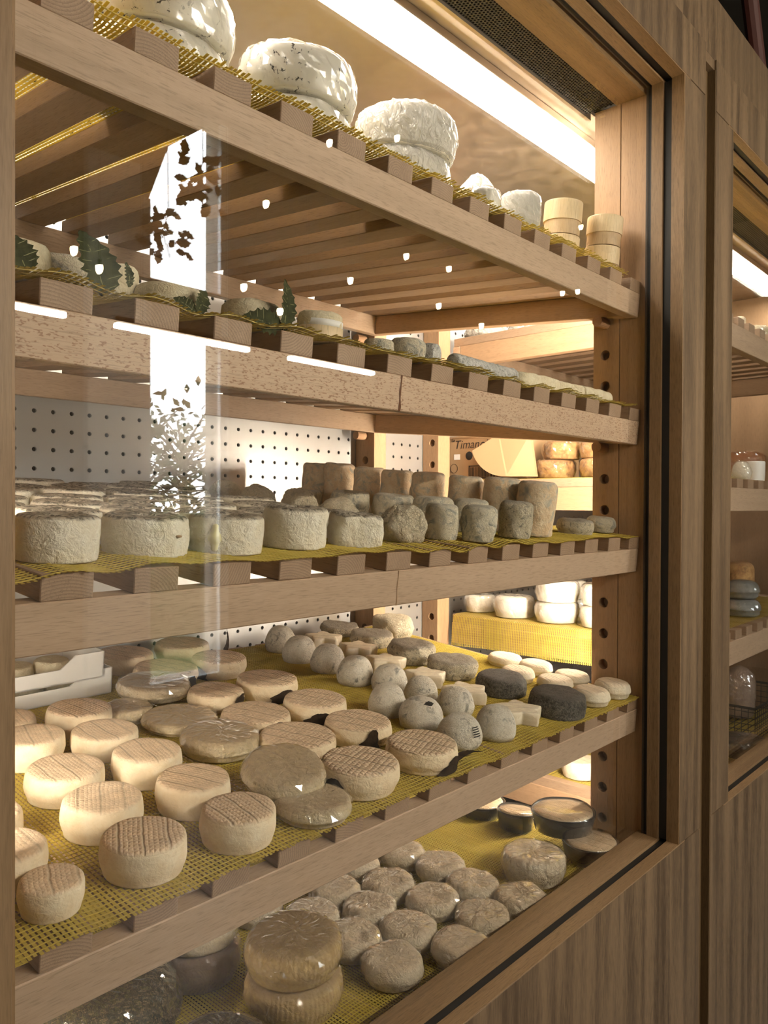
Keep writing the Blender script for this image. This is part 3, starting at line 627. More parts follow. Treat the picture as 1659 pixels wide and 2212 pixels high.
def lathe(name, prof, mat, seg=56, amp=0.0, freq=120.0, seed=0, ang=None, warp=0.0, octv=3, smooth=True, ridge=None):
    V = []; rings = []
    for (r, z) in prof:
        if r < 1e-6: rings.append([len(V)]); V.append((0, 0, z))
        else:
            n0 = len(V); rings.append(list(range(n0, n0 + seg)))
            for k in range(seg):
                t = 2 * math.pi * k / seg; m = ang(t) if ang else 1.0
                V.append((r * m * math.cos(t), r * m * math.sin(t), z))
    V = np.array(V); F = []
    for a, b in zip(rings[:-1], rings[1:]):
        for k in range(seg):
            q = (k + 1) % seg
            if len(a) == 1 and len(b) > 1: F.append((a[0], b[q], b[k]))
            elif len(b) == 1 and len(a) > 1: F.append((a[k], a[q], b[0]))
            elif len(a) > 1: F.append((a[k], a[q], b[q], b[k]))
    if amp or warp:
        R = np.hypot(V[:, 0], V[:, 1]) + 1e-9; hmax = V[:, 2].max() + 1e-9; rmax = R.max()
        n = snoise(V, freq, seed, octv) * amp; lift = np.clip(V[:, 2] / hmax * 4, 0, 1)
        side = np.clip(R / rmax, 0, 1) ** 3
        V[:, 0] += n * V[:, 0] / R * side; V[:, 1] += n * V[:, 1] / R * side
        V[:, 2] += (n * 0.8 * (1 - side * 0.6) + warp * snoise(V * np.array([1, 1, 0]), freq * 0.25, seed + 5, 1)) * lift
    if ridge:
        R = np.hypot(V[:, 0], V[:, 1]) + 1e-9; side = np.clip(R / R.max(), 0, 1) ** 3
        n = ridge[0] * (1 - np.abs(snoise(V * np.array([1, 1, 0.6]), ridge[1], ridge[2], 2)) * 1.6).clip(0, 1) ** 2
        V[:, 0] += n * V[:, 0] / R * side; V[:, 1] += n * V[:, 1] / R * side; V[:, 2] += n * (1 - side) * (V[:, 2] > 0.3 * V[:, 2].max())
    return mesh(name, V, F, mat, smooth)
def resample(prof, n):
    d = [0.0]
    for a, b in zip(prof[:-1], prof[1:]): d.append(d[-1] + math.hypot(b[0] - a[0], b[1] - a[1]))
    s = np.linspace(0, d[-1], n); r = np.interp(s, d, [p[0] for p in prof]); z = np.interp(s, d, [p[1] for p in prof])
    return [(float(a), float(b)) for a, b in zip(r, z)]
def crumple(name, prof, mat, seg, amp, freq, sd, ang, warp, octv, jit):
    """crinkled clear wrapping: a shell of small flat facets just outside the body"""
    me = lathe(name, prof, mat, seg, amp, freq, sd, ang, warp, octv, smooth=False)
    n = len(me.vertices); co = np.zeros(n * 3); me.vertices.foreach_get('co', co); co = co.reshape(-1, 3)
    rg = np.random.default_rng(sd + 9); R = np.hypot(co[:, 0], co[:, 1]) + 1e-9; side = np.clip(R / R.max(), 0, 1) ** 3
    j = rg.uniform(0, 1, n) ** 1.5 * jit; hi = co[:, 2] > 0.25 * co[:, 2].max()
    co[:, 0] += co[:, 0] / R * j * side + rg.normal(size=n) * jit * 0.5 * hi; co[:, 1] += co[:, 1] / R * j * side + rg.normal(size=n) * jit * 0.5 * hi; co[:, 2] += j * (1 - side * 0.7) * hi
    me.vertices.foreach_set('co', co.ravel()); me.update()
    import bmesh
    bm = bmesh.new(); bm.from_mesh(me); bmesh.ops.triangulate(bm, faces=bm.faces[:], quad_method='ALTERNATE'); bm.to_mesh(me); bm.free()
    return me
def shelf_point(s, X, Y, dz=0.0):
    z0, t = SHZ[s]
    return (X, Y - dz * t, z0 + t * (Y - Y0) + dz + H)
SHZ = {1: (0.3705 + 0.0711, TAN), 2: (0.121 + 0.0711, TAN), 3: (-0.1285 + 0.0711, TAN), 4: (-0.444 + 0.0711, TAN), 5: (-0.6795, 0.0), 'N1': (0.487, 0), 'N2': (0.0755, 0), 'N3': (-0.3135, 0), 'N4': (-0.7195, 0)}
def rot_for(s, a=0.0, extra=None):
    m = Matrix.Rotation(math.atan(SHZ[s][1]), 3, 'X')
    if extra is not None: m = m @ extra
    return (m @ Matrix.Rotation(a, 3, 'Z')).to_euler()
CNT = [0]
def seed(): CNT[0] += 1; return CNT[0] * 13 + 5
def cheese(s, X, Y, r, h, mat, label, group=None, name='cheese', cat='cheese', amp=0.0012, freq=150.0, dz=0.0, a=None, extra=None, ang=None, prof=None, seg=56, film=None, warp=0.0008, octv=3, **pk):
    sd = seed(); rng = random.Random(sd); a = rng.uniform(-0.5, 0.5) if a is None else a
    pr = prof if prof else disc_prof(r, h, **pk)
    loc, ro = shelf_point(s, X, Y, dz), rot_for(s, a, extra)
    if not film:
        o = obj(name, lathe(name, pr, mat, seg, amp, freq, sd, ang, warp, octv), None, loc, ro); return tag(o, label, cat, group)
    t = thing(name, loc, label, cat, group, ro)
    obj('cheese_body', lathe('cheese_body', pr, mat, seg, amp, freq, sd, ang, warp, octv), t)
    k = 1.012; fp = [(q * k + 0.0006, max(z * (1.03 if z > 0.2 * h else 1.0), 0.0006)) for q, z in pr]; fp[-1] = (0, fp[-1][1]); fp[0] = (0, 0.0006)
    obj('plastic_film', crumple('plastic_film', resample(fp, max(15, int((r * 2 + h) / 0.0075))), film, max(34, int(6.28 * r / 0.0075)), amp, freq, sd, ang, warp, octv, 0.0024 if film == 'thickfilm' else 0.0016), t)
    return t
def leaf_patch(parent, r, h, phi, dphi, z0, z1, seedv, rise=0.0):
    """dead leaf clinging to the side of a disc"""
    rg = random.Random(seedv); v = []; f = []; nu, nv = 9, 7
    for j in range(nv):
        s = j / (nv - 1)
        for i in range(nu):
            u = i / (nu - 1) - 0.5; wd = dphi * (1 - 0.75 * s ** 1.6) * (1 + (0.25 * rg.uniform(-1, 1) if i in (0, nu - 1) else 0))
            t = phi + u * wd + 0.12 * s; z = z0 + (z1 - z0) * s + rg.uniform(-1, 1) * 0.0006
            q = r * 1.035 + 0.004 * abs(u) * s + rise * s * s
            v.append((q * math.cos(t), q * math.sin(t), z))
    for j in range(nv - 1):
        for i in range(nu - 1): f.append((j * nu + i, j * nu + i + 1, (j + 1) * nu + i + 1, (j + 1) * nu + i))
    obj('leaf', mesh('leaf', v, f, 'deadleaf', True), parent)
S={
'a1':(4,0.312,0.694,0.0282,0.0298),'a2':(4,0.409,0.701,0.0418,0.0372),'a3':(4,0.518,0.69,0.0415,0.0374),'a4':(4,0.416,0.8,0.0423,0.0385),
'a5':(4,0.523,0.785,0.0432,0.0377),'a6':(4,0.423,0.904,0.0444,0.0355),'a7':(4,0.521,0.887,0.0429,0.0383),'a8':(4,0.431,1.022,0.042,0.037),
'a9':(4,0.52,0.994,0.0434,0.0333),'a10':(4,0.531,1.092,0.0444,0.0354),'a11':(4,0.429,1.105,0.042,0.037),'a12':(4,0.298,0.764,0.038,0.037),
'a13':(4,0.305,0.846,0.04,0.037),'w1':(4,0.684,1.141,0.0582,0.0245),'w0':(4,0.61,1.093,0.0368,0.0347),'w2':(4,0.656,1.018,0.0551,0.0165),
'w3':(4,0.647,0.904,0.0551,0.0259),'w4':(4,0.644,0.783,0.0543,0.0248),'w5':(4,0.623,0.682,0.0444,0.02),'b1':(4,0.737,1.332,0.0518,0.0326),
'b2':(4,0.872,1.348,0.0534,0.0302),'b3':(4,0.866,1.214,0.0517,0.0336),'b4':(4,0.759,1.226,0.0568,0.027),'b5':(4,0.753,1.065,0.046,0.0293),
'b6':(4,0.86,1.063,0.0538,0.032),'b7':(4,0.852,0.931,0.0517,0.033),'b8':(4,0.745,0.948,0.0539,0.0247),'b9':(4,0.842,0.822,0.0522,0.0301),
'b10':(4,0.736,0.84,0.0559,0.0251),'b11':(4,0.722,0.702,0.052,0.0361),'b12':(4,0.847,0.699,0.0514,0.0327),'k0':(4,1.404,1.251,0.0501,0.0372),
'k1':(4,1.299,1.329,0.0465,0.022),'k2':(4,1.291,1.215,0.0496,0.0285),'k3':(4,1.263,1.071,0.0518,0.0395),'k4':(4,1.252,0.953,0.0519,0.0342),
'k5':(4,1.238,0.824,0.0473,0.0336),'k6':(4,1.222,0.696,0.0501,0.0399),'p1':(4,1.438,0.936,0.0373,0.0209),'p2':(4,1.439,0.86,0.0353,0.0231),
'p3':(4,1.337,0.851,0.0341,0.0258),'p4':(4,1.355,0.776,0.0353,0.0224),'p5':(4,1.441,0.775,0.0352,0.0209),'p6':(4,1.329,0.685,0.0349,0.0291),
'p7':(4,1.411,0.682,0.0343,0.0293),'s1':(4,1.188,1.267,0.045,0.022),'s2':(4,1.194,1.164,0.045,0.022),'s3':(4,1.168,1.059,0.045,0.022),
's4':(4,1.157,0.945,0.045,0.022),'s5':(4,1.141,0.837,0.045,0.022),'s6':(4,1.131,0.717,0.045,0.022),'d1':(4,1.076,1.284,0.0343,0.052),
'd2':(4,1.057,1.202,0.0364,0.0501),'d3':(4,1.058,1.117,0.0361,0.0571),'d4':(4,1.045,1.028,0.0363,0.0513),'d5':(4,1.07,0.962,0.0353,0.0457),
'd6':(4,0.965,0.873,0.0335,0.0501),'d7':(4,1.065,0.881,0.0322,0.0422),'d8':(4,0.969,0.802,0.0384,0.0458),'d9':(4,1.068,0.806,0.0337,0.0398),
'd10':(4,0.954,0.712,0.0364,0.0464),'d11':(4,1.029,0.697,0.0347,0.0495),'r1':(3,0.326,0.715,0.0375,0.0418),'r2':(3,0.422,0.722,0.0431,0.0408),
'r3':(3,0.516,0.712,0.0413,0.0412),'r4':(3,0.625,0.721,0.0393,0.0496),'r5':(3,0.717,0.707,0.0353,0.0412),'f2':(3,0.922,0.725,0.0255,0.054),
'f3':(3,0.967,0.688,0.0269,0.054),'f4':(3,1.084,0.699,0.028,0.061),'f5':(3,1.177,0.714,0.0341,0.0944),'f6':(3,1.295,0.701,0.0344,0.0357),
'f7':(3,1.436,0.717,0.0297,0.0366),'t1':(3,1.172,1.277,0.0335,0.099),'t2':(3,1.172,1.207,0.0335,0.1),'t3':(3,1.172,1.118,0.0335,0.0983),
't4':(3,1.172,1.04,0.0335,0.0993),'t5':(3,1.172,0.959,0.0335,0.097),'t6':(3,1.172,0.868,0.0335,0.0986),'t7':(3,1.172,0.787,0.0335,0.0965),
'g1':(3,1.03,1.16,0.036,0.04),'g2':(3,1.06,1.06,0.038,0.0468),'g3':(3,1.04,0.93,0.037,0.0505),'g4':(3,1.03,0.83,0.034,0.0609),
'g5':(3,1.085,0.79,0.03,0.0565),'f1':(3,0.839,0.73,0.0359,0.0491),'h1':(3,0.85,1.31,0.036,0.0534),'h2':(3,0.9,1.245,0.036,0.0578),
'h3':(3,0.885,1.125,0.036,0.054),'h4':(3,0.94,1.07,0.034,0.0476),'h5':(3,0.925,0.95,0.036,0.0429),'c1':(5,0.825,0.732,0.0445,0.028),
'c2':(5,0.925,0.685,0.0445,0.028),'c3':(5,0.907,0.771,0.0445,0.028),'c4':(5,1.016,0.708,0.0445,0.028),'c5':(5,0.832,0.82,0.0445,0.028),
'c6':(5,0.832,0.911,0.0445,0.028),'c7':(5,0.911,0.859,0.0445,0.028),'c8':(5,1.005,0.802,0.0445,0.028),'c9':(5,1.108,0.695,0.0445,0.028),
'c10':(5,1.09,0.781,0.0445,0.028),'c11':(5,0.992,0.892,0.0445,0.028),'c12':(5,1.107,0.868,0.0445,0.028),'c13':(5,1.099,0.952,0.042,0.028),
'c14':(5,0.914,0.946,0.0445,0.028),'c15':(5,1.01,0.985,0.042,0.028),'c16':(5,0.79,1.0,0.042,0.028),'big':(5,1.225,0.742,0.0562,0.0469),
'S1':(5,0.692,0.795,0.065,0.047),'S2':(5,0.69,0.792,0.066,0.047),'T1':(5,1.361,0.699,0.0529,0.0388),'T2':(5,1.372,0.764,0.062,0.0395),
'T3':(5,1.384,0.883,0.0399,0.0394),'T4':(5,1.4,0.98,0.0503,0.0291),'A':(1,0.472,0.79,0.0706,0.1063),'B':(1,0.665,0.78,0.0776,0.1196),
'C':(1,0.881,0.78,0.077,0.1371),'D':(1,1.105,0.8,0.0384,0.13),'D2':(1,0.992,0.7,0.0233,0.0474),'E':(1,1.131,0.725,0.0327,0.0813),
'G':(1,1.321,0.755,0.0362,0.1277),'I':(1,1.401,0.708,0.0342,0.1143),'m1':(2,0.285,0.71,0.022,0.0307),'m2':(2,0.344,0.74,0.0215,0.0397),
'm3':(2,0.396,0.745,0.0222,0.0451),'m4':(2,0.445,0.712,0.0375,0.0295),'m5':(2,0.551,0.712,0.0355,0.0349),'m6':(2,0.642,0.695,0.0276,0.0386),
'm7':(2,0.743,0.69,0.0194,0.0189),'m8':(2,0.796,0.685,0.0238,0.0312),}
M['bulge'] = plain('soft_yellow_curd', (0.62, 0.55, 0.24), 0.35)
M['bubble'] = glassy('bubble_film', 0.08, (0.95, 0.95, 0.96), 0.12, (240.0, 1.0, 0.006), 0.35, gain=1.6)
P = lambda k: S[k]
def put(k, mat, label, group=None, **kw):
    s, X, Y, r, h = S[k]
    X = min(X, 1.457 - r) if s in (1, 2, 3, 4) else X
    return cheese(s, X, Y, kw.pop('r', r), kw.pop('h', h), mat, label, group, **kw)

ORD = ['first', 'second', 'third', 'fourth', 'fifth', 'sixth', 'seventh', 'eighth', 'ninth']
# ---- fourth sloping shelf: cream discs on the left
G4 = 'cream discs on the shelf with domes and stars'
cl = {'a1': 'smallest cream disc, at the near end of the mat',
      'a2': 'tall cream disc with a fine grid pressed in its top, by the shelf edge',
      'a3': 'cream disc with three ruled lines and grid on top, beside the shrink-wrapped stack',
      'a12': 'cream disc tucked right behind the smallest disc', 'a13': 'cream disc half hidden behind the left cabinet stile',
      'a8': 'cream disc with ruled grooves beside the white trays, lit brightly from the side', 'a11': 'cream disc right in front of the white plastic trays'}
for i_, k_ in enumerate(('a2', 'a4', 'a6')): cl.setdefault(k_, 'cream disc, %s from the shelf edge in the file behind the grid disc' % ORD[i_])
for i_, k_ in enumerate(('a3', 'a5', 'a7', 'a9', 'a10')): cl.setdefault(k_, 'cream disc, %s from the shelf edge in the file next to the bags' % ORD[i_])
for k in ('a1', 'a2', 'a3', 'a4', 'a5', 'a6', 'a7', 'a8', 'a9', 'a10', 'a11', 'a12', 'a13'):
    put(k, 'cream' if k in ('a2', 'a3', 'a10', 'a5') else 'cream_plain', cl.get(k, 'cream disc with lines pressed in its top, standing in the rows of plain discs'), G4, bulge=0.03, e=0.17, amp=0.0013, freq=80.0, warp=0.0013)
# wrapped discs
wl = {'w1': 'grey tan disc in crinkled clear bag, lying on another bagged disc before the leafy ones', 'w0': 'bagged disc lying under another, close to the white trays',
      'w2': 'flat bagged disc with streaky dark top, behind the plain cream discs', 'w3': 'bagged disc one step behind the leaning bagged pair',
      'w4': 'upper bagged disc of the leaning pair at the shelf edge', 'w5': 'lower bagged disc of the leaning pair at the shelf edge'}
for k in ('w1', 'w2', 'w3'): put(k, 'washed', wl[k], 'bagged discs on the shelf with domes and stars', film='bag', e=0.4, amp=0.0018, freq=60.0, warp=0.0015, dz=0.012 if k == 'w1' else 0.002)
put('w0', 'washed', wl['w0'], 'bagged discs on the shelf with domes and stars', film='bag', e=0.4, amp=0.0018, freq=60.0, h=0.022)
put('w5', 'washed', wl['w5'], 'bagged discs on the shelf with domes and stars', film='bag', e=0.4, amp=0.0018, freq=60.0, r=0.046, h=0.021)
cheese(4, 0.628, 0.744, 0.0535, 0.025, 'washed', wl['w4'], 'bagged discs on the shelf with domes and stars', film='bag', e=0.4, amp=0.0018, freq=60.0, dz=0.016, extra=Matrix.Rotation(0.16, 3, 'X') @ Matrix.Rotation(-0.06, 3, 'Y'))
# leafy discs
ll = {'b3': 'tan basketweave disc with a dead leaf stem reaching over its top', 'b12': 'plain tan basketweave disc next to the grey domes, dead leaf under its edge', 'b11': 'tan basketweave disc at the shelf edge beside the bagged pair, leaf on it',
      'b1': 'tan disc beside the white plastic trays at the back', 'b2': 'tan disc at the very back near the perforated panel', 'b10': 'leafless tan basketweave disc, second from the edge beside the bags'}
for i_, k_ in enumerate(('b11', 'b10', 'b8', 'b5', 'b4', 'b1')): ll.setdefault(k_, 'tan basketweave disc with dead leaf, %s from the edge in the file beside the bags' % ORD[i_])
for i_, k_ in enumerate(('b12', 'b9', 'b7', 'b6', 'b3', 'b2')): ll.setdefault(k_, 'tan basketweave disc with dead leaf, %s from the edge in the file beside the domes' % ORD[i_])
leafs = {'b3': (-3.1, 1.0), 'b4': (-1.35, 0.8), 'b5': (-1.35, 0.7), 'b6': (-1.75, 1.0), 'b7': (-2.2, 1.1), 'b8': (-1.75, 0.65), 'b9': (-2.05, 0.6), 'b11': (-3.1, 0.8), 'b12': (-1.5, 0.9)}
for k in ('b1', 'b2', 'b3', 'b4', 'b5', 'b6', 'b7', 'b8', 'b9', 'b10', 'b11', 'b12'):
    s, X, Y, r, h = S[k]; r *= 0.985
    lab = ll.get(k, 'tan basketweave disc with a dead brown leaf stuck to its side')
    if k in leafs:
        t = thing('cheese', shelf_point(s, X, Y), lab, 'cheese', 'tan leaf discs on the shelf with domes and stars', rot_for(s, 0.35)); sd = seed()
        obj('cheese_body', lathe('cheese_body', disc_prof(r, h, 0.2, 0.03), 'leafy', 56, 0.0013, 80.0, sd, None, 0.001), t)
        ph, dp = leafs[k]
        leaf_patch(t, r, h, ph - 0.35, dp, 0.0 if k != 'b12' else 0.0005, h * (1.05 if k in ('b5', 'b8', 'b9') else 0.72), sd, 0.004 if k in ('b3', 'b5', 'b8') else 0)
    else: put(k, 'leafy', lab, 'tan leaf discs on the shelf with domes and stars', r=r, e=0.2, bulge=0.03, a=0.35, amp=0.0013, freq=95.0)
# grey domes, two files
for k in ('d1', 'd2', 'd3', 'd4', 'd5', 'd6', 'd7', 'd8', 'd9', 'd10', 'd11'):
    s, X, Y, r, h = S[k]; h = max(0.044, min(h, 0.052))
    lab = {'d10': 'grey wrinkled dome with a black stamped mark, by the shelf edge', 'd8': 'large grey wrinkled dome with a dark blotch on its crown'}.get(k, 'grey wrinkled dome, second from the edge in the short file' if k == 'd8' else 'grey wrinkled dome, third from the edge in the short file' if k == 'd6' else 'grey wrinkled dome, %s from the edge in the long file beside the stars' % ORD[('d11', 'd9', 'd7', 'd5', 'd4', 'd3', 'd2', 'd1', 'd10', 'd8', 'd6').index(k) % 8])
    o = cheese(s, X, Y, r, h, 'dome', lab, 'grey domes on the shelf with stars', prof=dome_prof(r, h, 18), amp=0.0016, freq=110.0, a=0.0 if k in ('d10', 'd8') else random.uniform(0, 6))
    def on_dome(t, z): q = r * math.cos(z) ** 0.72 * 1.035; return (q * math.cos(t), q * math.sin(t), h * (0.06 + 0.94 * math.sin(z)) * 1.02)
    if k == 'd10':
        m = MB()
        for j in range(5):
            z = 0.42 + j * 0.085; v = [on_dome(-1.85 + 0.11 * i, zz) for zz in (z, z + 0.045) for i in range(5)]
            m.add(v, [(i, i + 1, i + 6, i + 5) for i in range(4)])
        m.build('stamp_mark', 'ink', o)
    if k == 'd8':
        m = MB(); rg_ = random.Random(4); c = [on_dome(-1.9 + 0.55 * math.cos(a) * rg_.uniform(0.5, 1), 1.12 + 0.16 * math.sin(a) * rg_.uniform(0.5, 1)) for a in np.linspace(0, 6.28, 15)[:-1]]
        m.add([on_dome(-1.9, 1.13)] + c, [(0, i + 1, (i + 1) % 14 + 1) for i in range(14)]); m.build('dark_blotch', 'ink', o)
# ivory stars
def star_ang(t):
    p = (t / (2 * math.pi) * 5) % 1.0; q = abs(p - 0.5) * 2; return 0.63 + 0.37 * q ** 1.25
for k in ('s1', 's2', 's3', 's4', 's5', 's6'):
    put(k, 'star', {'s6': 'ivory star shaped cheese nearest the shelf edge, beside the dark ash disc', 's1': 'ivory star shaped cheese farthest back, beside the ash discs'}.get(k, 'ivory five pointed star cheese, %s from the shelf edge' % ORD[6 - int(k[1])]), 'ivory stars', name='star_cheese', ang=star_ang, seg=80, e=0.22, foot=0.98, bulge=0.0, amp=0.0007, freq=90.0, a=0.9 + random.uniform(-.15, .15))
# ash discs
for k, m, lab in (('k0', 'brain', 'pale knobbly upright cheese at the back by the post'), ('k1', 'ashpale', 'brownish ash speckled disc at the back of the ash file'), ('k2', 'ashpale', 'ash speckled disc between the brownish one and its darker neighbours'), ('k3', 'ashpale', 'tan sided ash disc with a dark crust, midway along the ash file'), ('k4', 'ashpale', 'ash disc with a broad tan side before the pale ivory rounds'), ('k5', 'ash', 'dark ash disc beside the ivory rounds'), ('k6', 'ash', 'darkest charcoal ash disc, right at the shelf edge')):
    put(k, m, lab, 'ash discs', e=0.3, bulge=0.02, amp=0.0036, freq=170.0, warp=0.0018, nside=9, foot=1.0 if k in ('k5', 'k6') else 0.95, h=0.046 if k == 'k0' else S[k][4])
for k in ('p1', 'p2', 'p3', 'p4', 'p5', 'p6', 'p7'):
    put(k, 'fresh', {'p6': 'small ivory round at the shelf edge beside the charcoal disc', 'p7': 'small ivory round in the corner by the drilled post'}.get(k) or ({'p1': 'small ivory round farthest from the shelf edge, on the bright end of the mat', 'p2': 'small ivory round behind the tilted one, toward the draped mesh', 'p3': 'small ivory round touching the dark ash disc', 'p4': 'small ivory round behind the one leaning at the edge', 'p5': 'small ivory round half shaded by the drilled post'}.get(k)), 'small ivory rounds', e=0.42, bulge=0.03, amp=0.0006, freq=120.0)
# stacked white trays with pale cheeses inside
def tray_stack():
    for i, (dz, dx) in enumerate(((0.001, 0.018), (0.032, 0.0))):
        L, W, hh, lo = 0.24, 0.13, 0.044, 0.024; m = MB(); th = 0.0022
        xs = [0, L - 0.075, L - 0.05, L]; zs = [lo, lo, hh, hh]
        for y, flip in ((0, 0), (W, 1)):
            v = []; 
            for x, z in zip(xs, zs): v += [(x, y, 0), (x, y, z), (x, y + th, 0), (x, y + th, z)]
            f = []
            for q in range(3):
                a, b = q * 4, q * 4 + 4
                f += [(a, b, b + 1, a + 1), (a + 2, a + 3, b + 3, b + 2), (a + 1, b + 1, b + 3, a + 3), (a, a + 2, b + 2, b)]
            m.add(v, f)
        m.box(0, th, 0, W, 0, lo); m.box(L - th, L, 0, W + th, 0, hh); m.box(0, L, 0, W, 0, th)
        t = thing('plastic_tray', shelf_point(4, 0.392 + dx, 1.205 - 0.004 * i, dz), ('upper' if i else 'lower') + ' white plastic tray of the stack of two, notched side wall', 'tray', None, rot_for(4, 0.05))
        m.build('tray_body', 'white', t)
        for j, x in enumerate((0.04, 0.105, 0.165)):
            cheese(4, 0.392 + dx + x + 0.01, 1.205 + 0.06, 0.028, 0.024, 'slab', 'pale cheese in the ' + ('upper' if i else 'lower') + ' white tray, ' + ORD[2 - j] + ' from its notched end', 'pale cheeses in the white trays', dz=dz + 0.003, amp=0.0012)
tray_stack()
# a loose dead leaf lies under the edge disc by the domes, another stands at the back
def flat_leaf(name, pts, w, mat, label, up=Vector((0, 0, 1)), group=None, vein=None, teeth=7, cup=0.25):
    """serrated leaf along a line of points (eye based), with a raised midrib"""
    base, tip = Vector(pts[0]), Vector(pts[1]); d = tip - base; L = d.length; d.normalize(); sd = d.cross(up).normalized(); nn = sd.cross(d)
    n = 4 * teeth; v = []; f = []; rg = random.Random(int(L * 1e5) + int(w * 1e5))
    for i in range(n + 1):
        s = i / n; wd = w * 0.5 * (math.sin(math.pi * min(1, s * 0.93 + 0.05)) ** 0.75) * (1 - 0.25 * s)
        tooth = (1.0, 0.80, 0.74, 0.86)[i % 4] if 0 < i < n else 0.1
        c = base * 0 + d * (L * s) + nn * (0.08 * L * math.sin(s * 3.0))
        for k, q in enumerate((-1, -0.55, 0, 0.55, 1)):
            e = tooth if abs(q) == 1 else 1.0
            v.append(c + sd * (q * wd * e) + nn * (abs(q) ** 1.5 * wd * cup + rg.uniform(-1, 1) * 0.0008) + d * (-0.35 * abs(q) * wd * 0.3))
    for i in range(n):
        for k in range(4): f.append((i * 5 + k, i * 5 + k + 1, (i + 1) * 5 + k + 1, (i + 1) * 5 + k))
    t = thing(name, (base.x, base.y, base.z + H), label, 'leaf', group)
    bl = obj('leaf_blade', mesh('leaf_blade', [tuple(p) for p in v], f, mat, True), t)
    if vein:
        m = MB(); mid = [v[i * 5 + 2] + nn * -0.0006 for i in range(n + 1)]
        m.tube([mid[i] for i in range(0, n + 1, 4)], [0.0009 * (1 - 0.7 * i / n) for i in range(0, n + 1, 4)], 5)
        for i in range(4, n - 3, 4):
            for q in (0, 4): m.tube([mid[i - 2], v[i * 5 + q] * 0.93 + mid[i] * 0.07 - nn * 0.0004], 0.00035, 4)
        m.build('leaf_vein', vein, bl)
    return t
def eyez(s, X, Y, dz=0): p = shelf_point(s, X, Y, dz); return (p[0], p[1], p[2] - H)
flat_leaf('dead_leaf', (eyez(4, 0.86, 0.661, 0.003), eyez(4, 0.945, 0.664, 0.004)), 0.02, 'deadleaf', 'dark curled dead leaf on the mesh mat edge below a tan disc', teeth=4)
flat_leaf('dead_leaf', (eyez(4, 0.925, 1.29, 0.004), eyez(4, 0.965, 1.33, 0.05)), 0.03, 'deadleaf', 'dark dead leaf standing upright at the back before the perforated panel', up=Vector((0.6, -0.7, 0)), teeth=4)

# ---- third sloping shelf: ring cheeses in rows on the left
G3 = 'white crinkled ring cheeses'
rl = {'r1': 'white crinkled ring cheese at the shelf edge touching the left stile', 'r2': 'white crinkled ring cheese with a small torn hole in its side', 'r3': 'white crinkled ring cheese with a yellow soft bulge breaking its rind', 'r4': 'white crinkled ring cheese with its centre hole showing on top'}
for k in ('r1', 'r2', 'r3', 'r4'):
    s, X, Y, r, h = S[k]
    t = thing('ring_cheese', shelf_point(s, X, Y), rl[k], 'cheese', G3, rot_for(s, 0)); sd = seed()
    obj('cheese_body', lathe('cheese_body', disc_prof(r, h, 0.14, 0.015, 8, 10, 0, 0.35, 0.985), 'ring', 84, 0.0017, 190.0, sd, None, 0.0012), t)
    if k == 'r3':
        pr = [(0, 0)] + [(0.0065 * math.sin(a) * (1 + 0.25 * math.sin(a * 5)), 0.030 * (1 - math.cos(a)) / 2) for a in np.linspace(0.3, 2.9, 10)] + [(0, 0.030)]
        obj('soft_bulge', lathe('soft_bulge', [(float(q), float(z)) for q, z in pr], M['bulge'], 20, 0.0012, 240.0, 3), t, (-0.0325, -0.0255, 0.004))
    if k == 'r2': obj('torn_hole', lathe('torn_hole', [(0, 0), (0.004, 0.0012), (0.0035, 0.0028), (0, 0.0034)], M['stain2'], 14, 0.0008, 500.0, 4), t, (0.012, -0.0432, 0.021))
put('r5', 'ring', 'squarish white crinkled block cheese at the end of the ring row', 'white crinkled ring cheeses', seg=72, ang=lambda t: (abs(math.cos(t + 0.5)) ** 5 + abs(math.sin(t + 0.5)) ** 5) ** (-0.2) * 0.9, e=0.14, foot=1.0, bulge=0.0, amp=0.0042, freq=170.0, a=0.0, nside=9)
rows = [(0.805, (0.37, 0.465, 0.56, 0.655, 0.745)), (0.897, (0.33, 0.425, 0.52, 0.615, 0.71)), (0.990, (0.37, 0.47, 0.565, 0.66, 0.755)), (1.083, (0.42, 0.515, 0.61, 0.705)), (1.176, (0.48, 0.575, 0.67, 0.765)), (1.268, (0.54, 0.64, 0.735))]
rg = random.Random(11)
for ri_, (Yr, xs) in enumerate(rows):
    for xi_, X in enumerate(xs):
        hh = rg.uniform(0.036, 0.041); cheese(3, X + rg.uniform(-.004, .004), Yr + rg.uniform(-.004, .004), rg.uniform(0.0425, 0.0450), hh, 'ring', 'white crinkled ring cheese, %s row back from the shelf edge, %s from the left stile' % (ORD[ri_ + 1], ORD[xi_]), 'white crinkled ring cheeses behind', amp=0.0014, freq=200.0, e=0.14, hole=0.3, foot=0.985, ntop=9, extra=Matrix.Rotation(rg.uniform(-.03, .03), 3, 'X'))
for k in ('f1', 'h1', 'h2', 'h3', 'h4', 'h5'):
    s, X, Y, r, h = S[k]; h = min(h, 0.05)
    cheese(s, X, Y, r, h, 'brain', 'beige knobbly dome at the shelf edge beside a grey cylinder' if k == 'f1' else 'beige knobbly dome, %s from the shelf edge in its file' % ORD[('f1', 'h5', 'h4', 'h3', 'h2', 'h1').index(k)], 'beige knobbly domes', prof=dome_prof(r, h, 22), amp=0.0062, freq=170.0, seg=84)
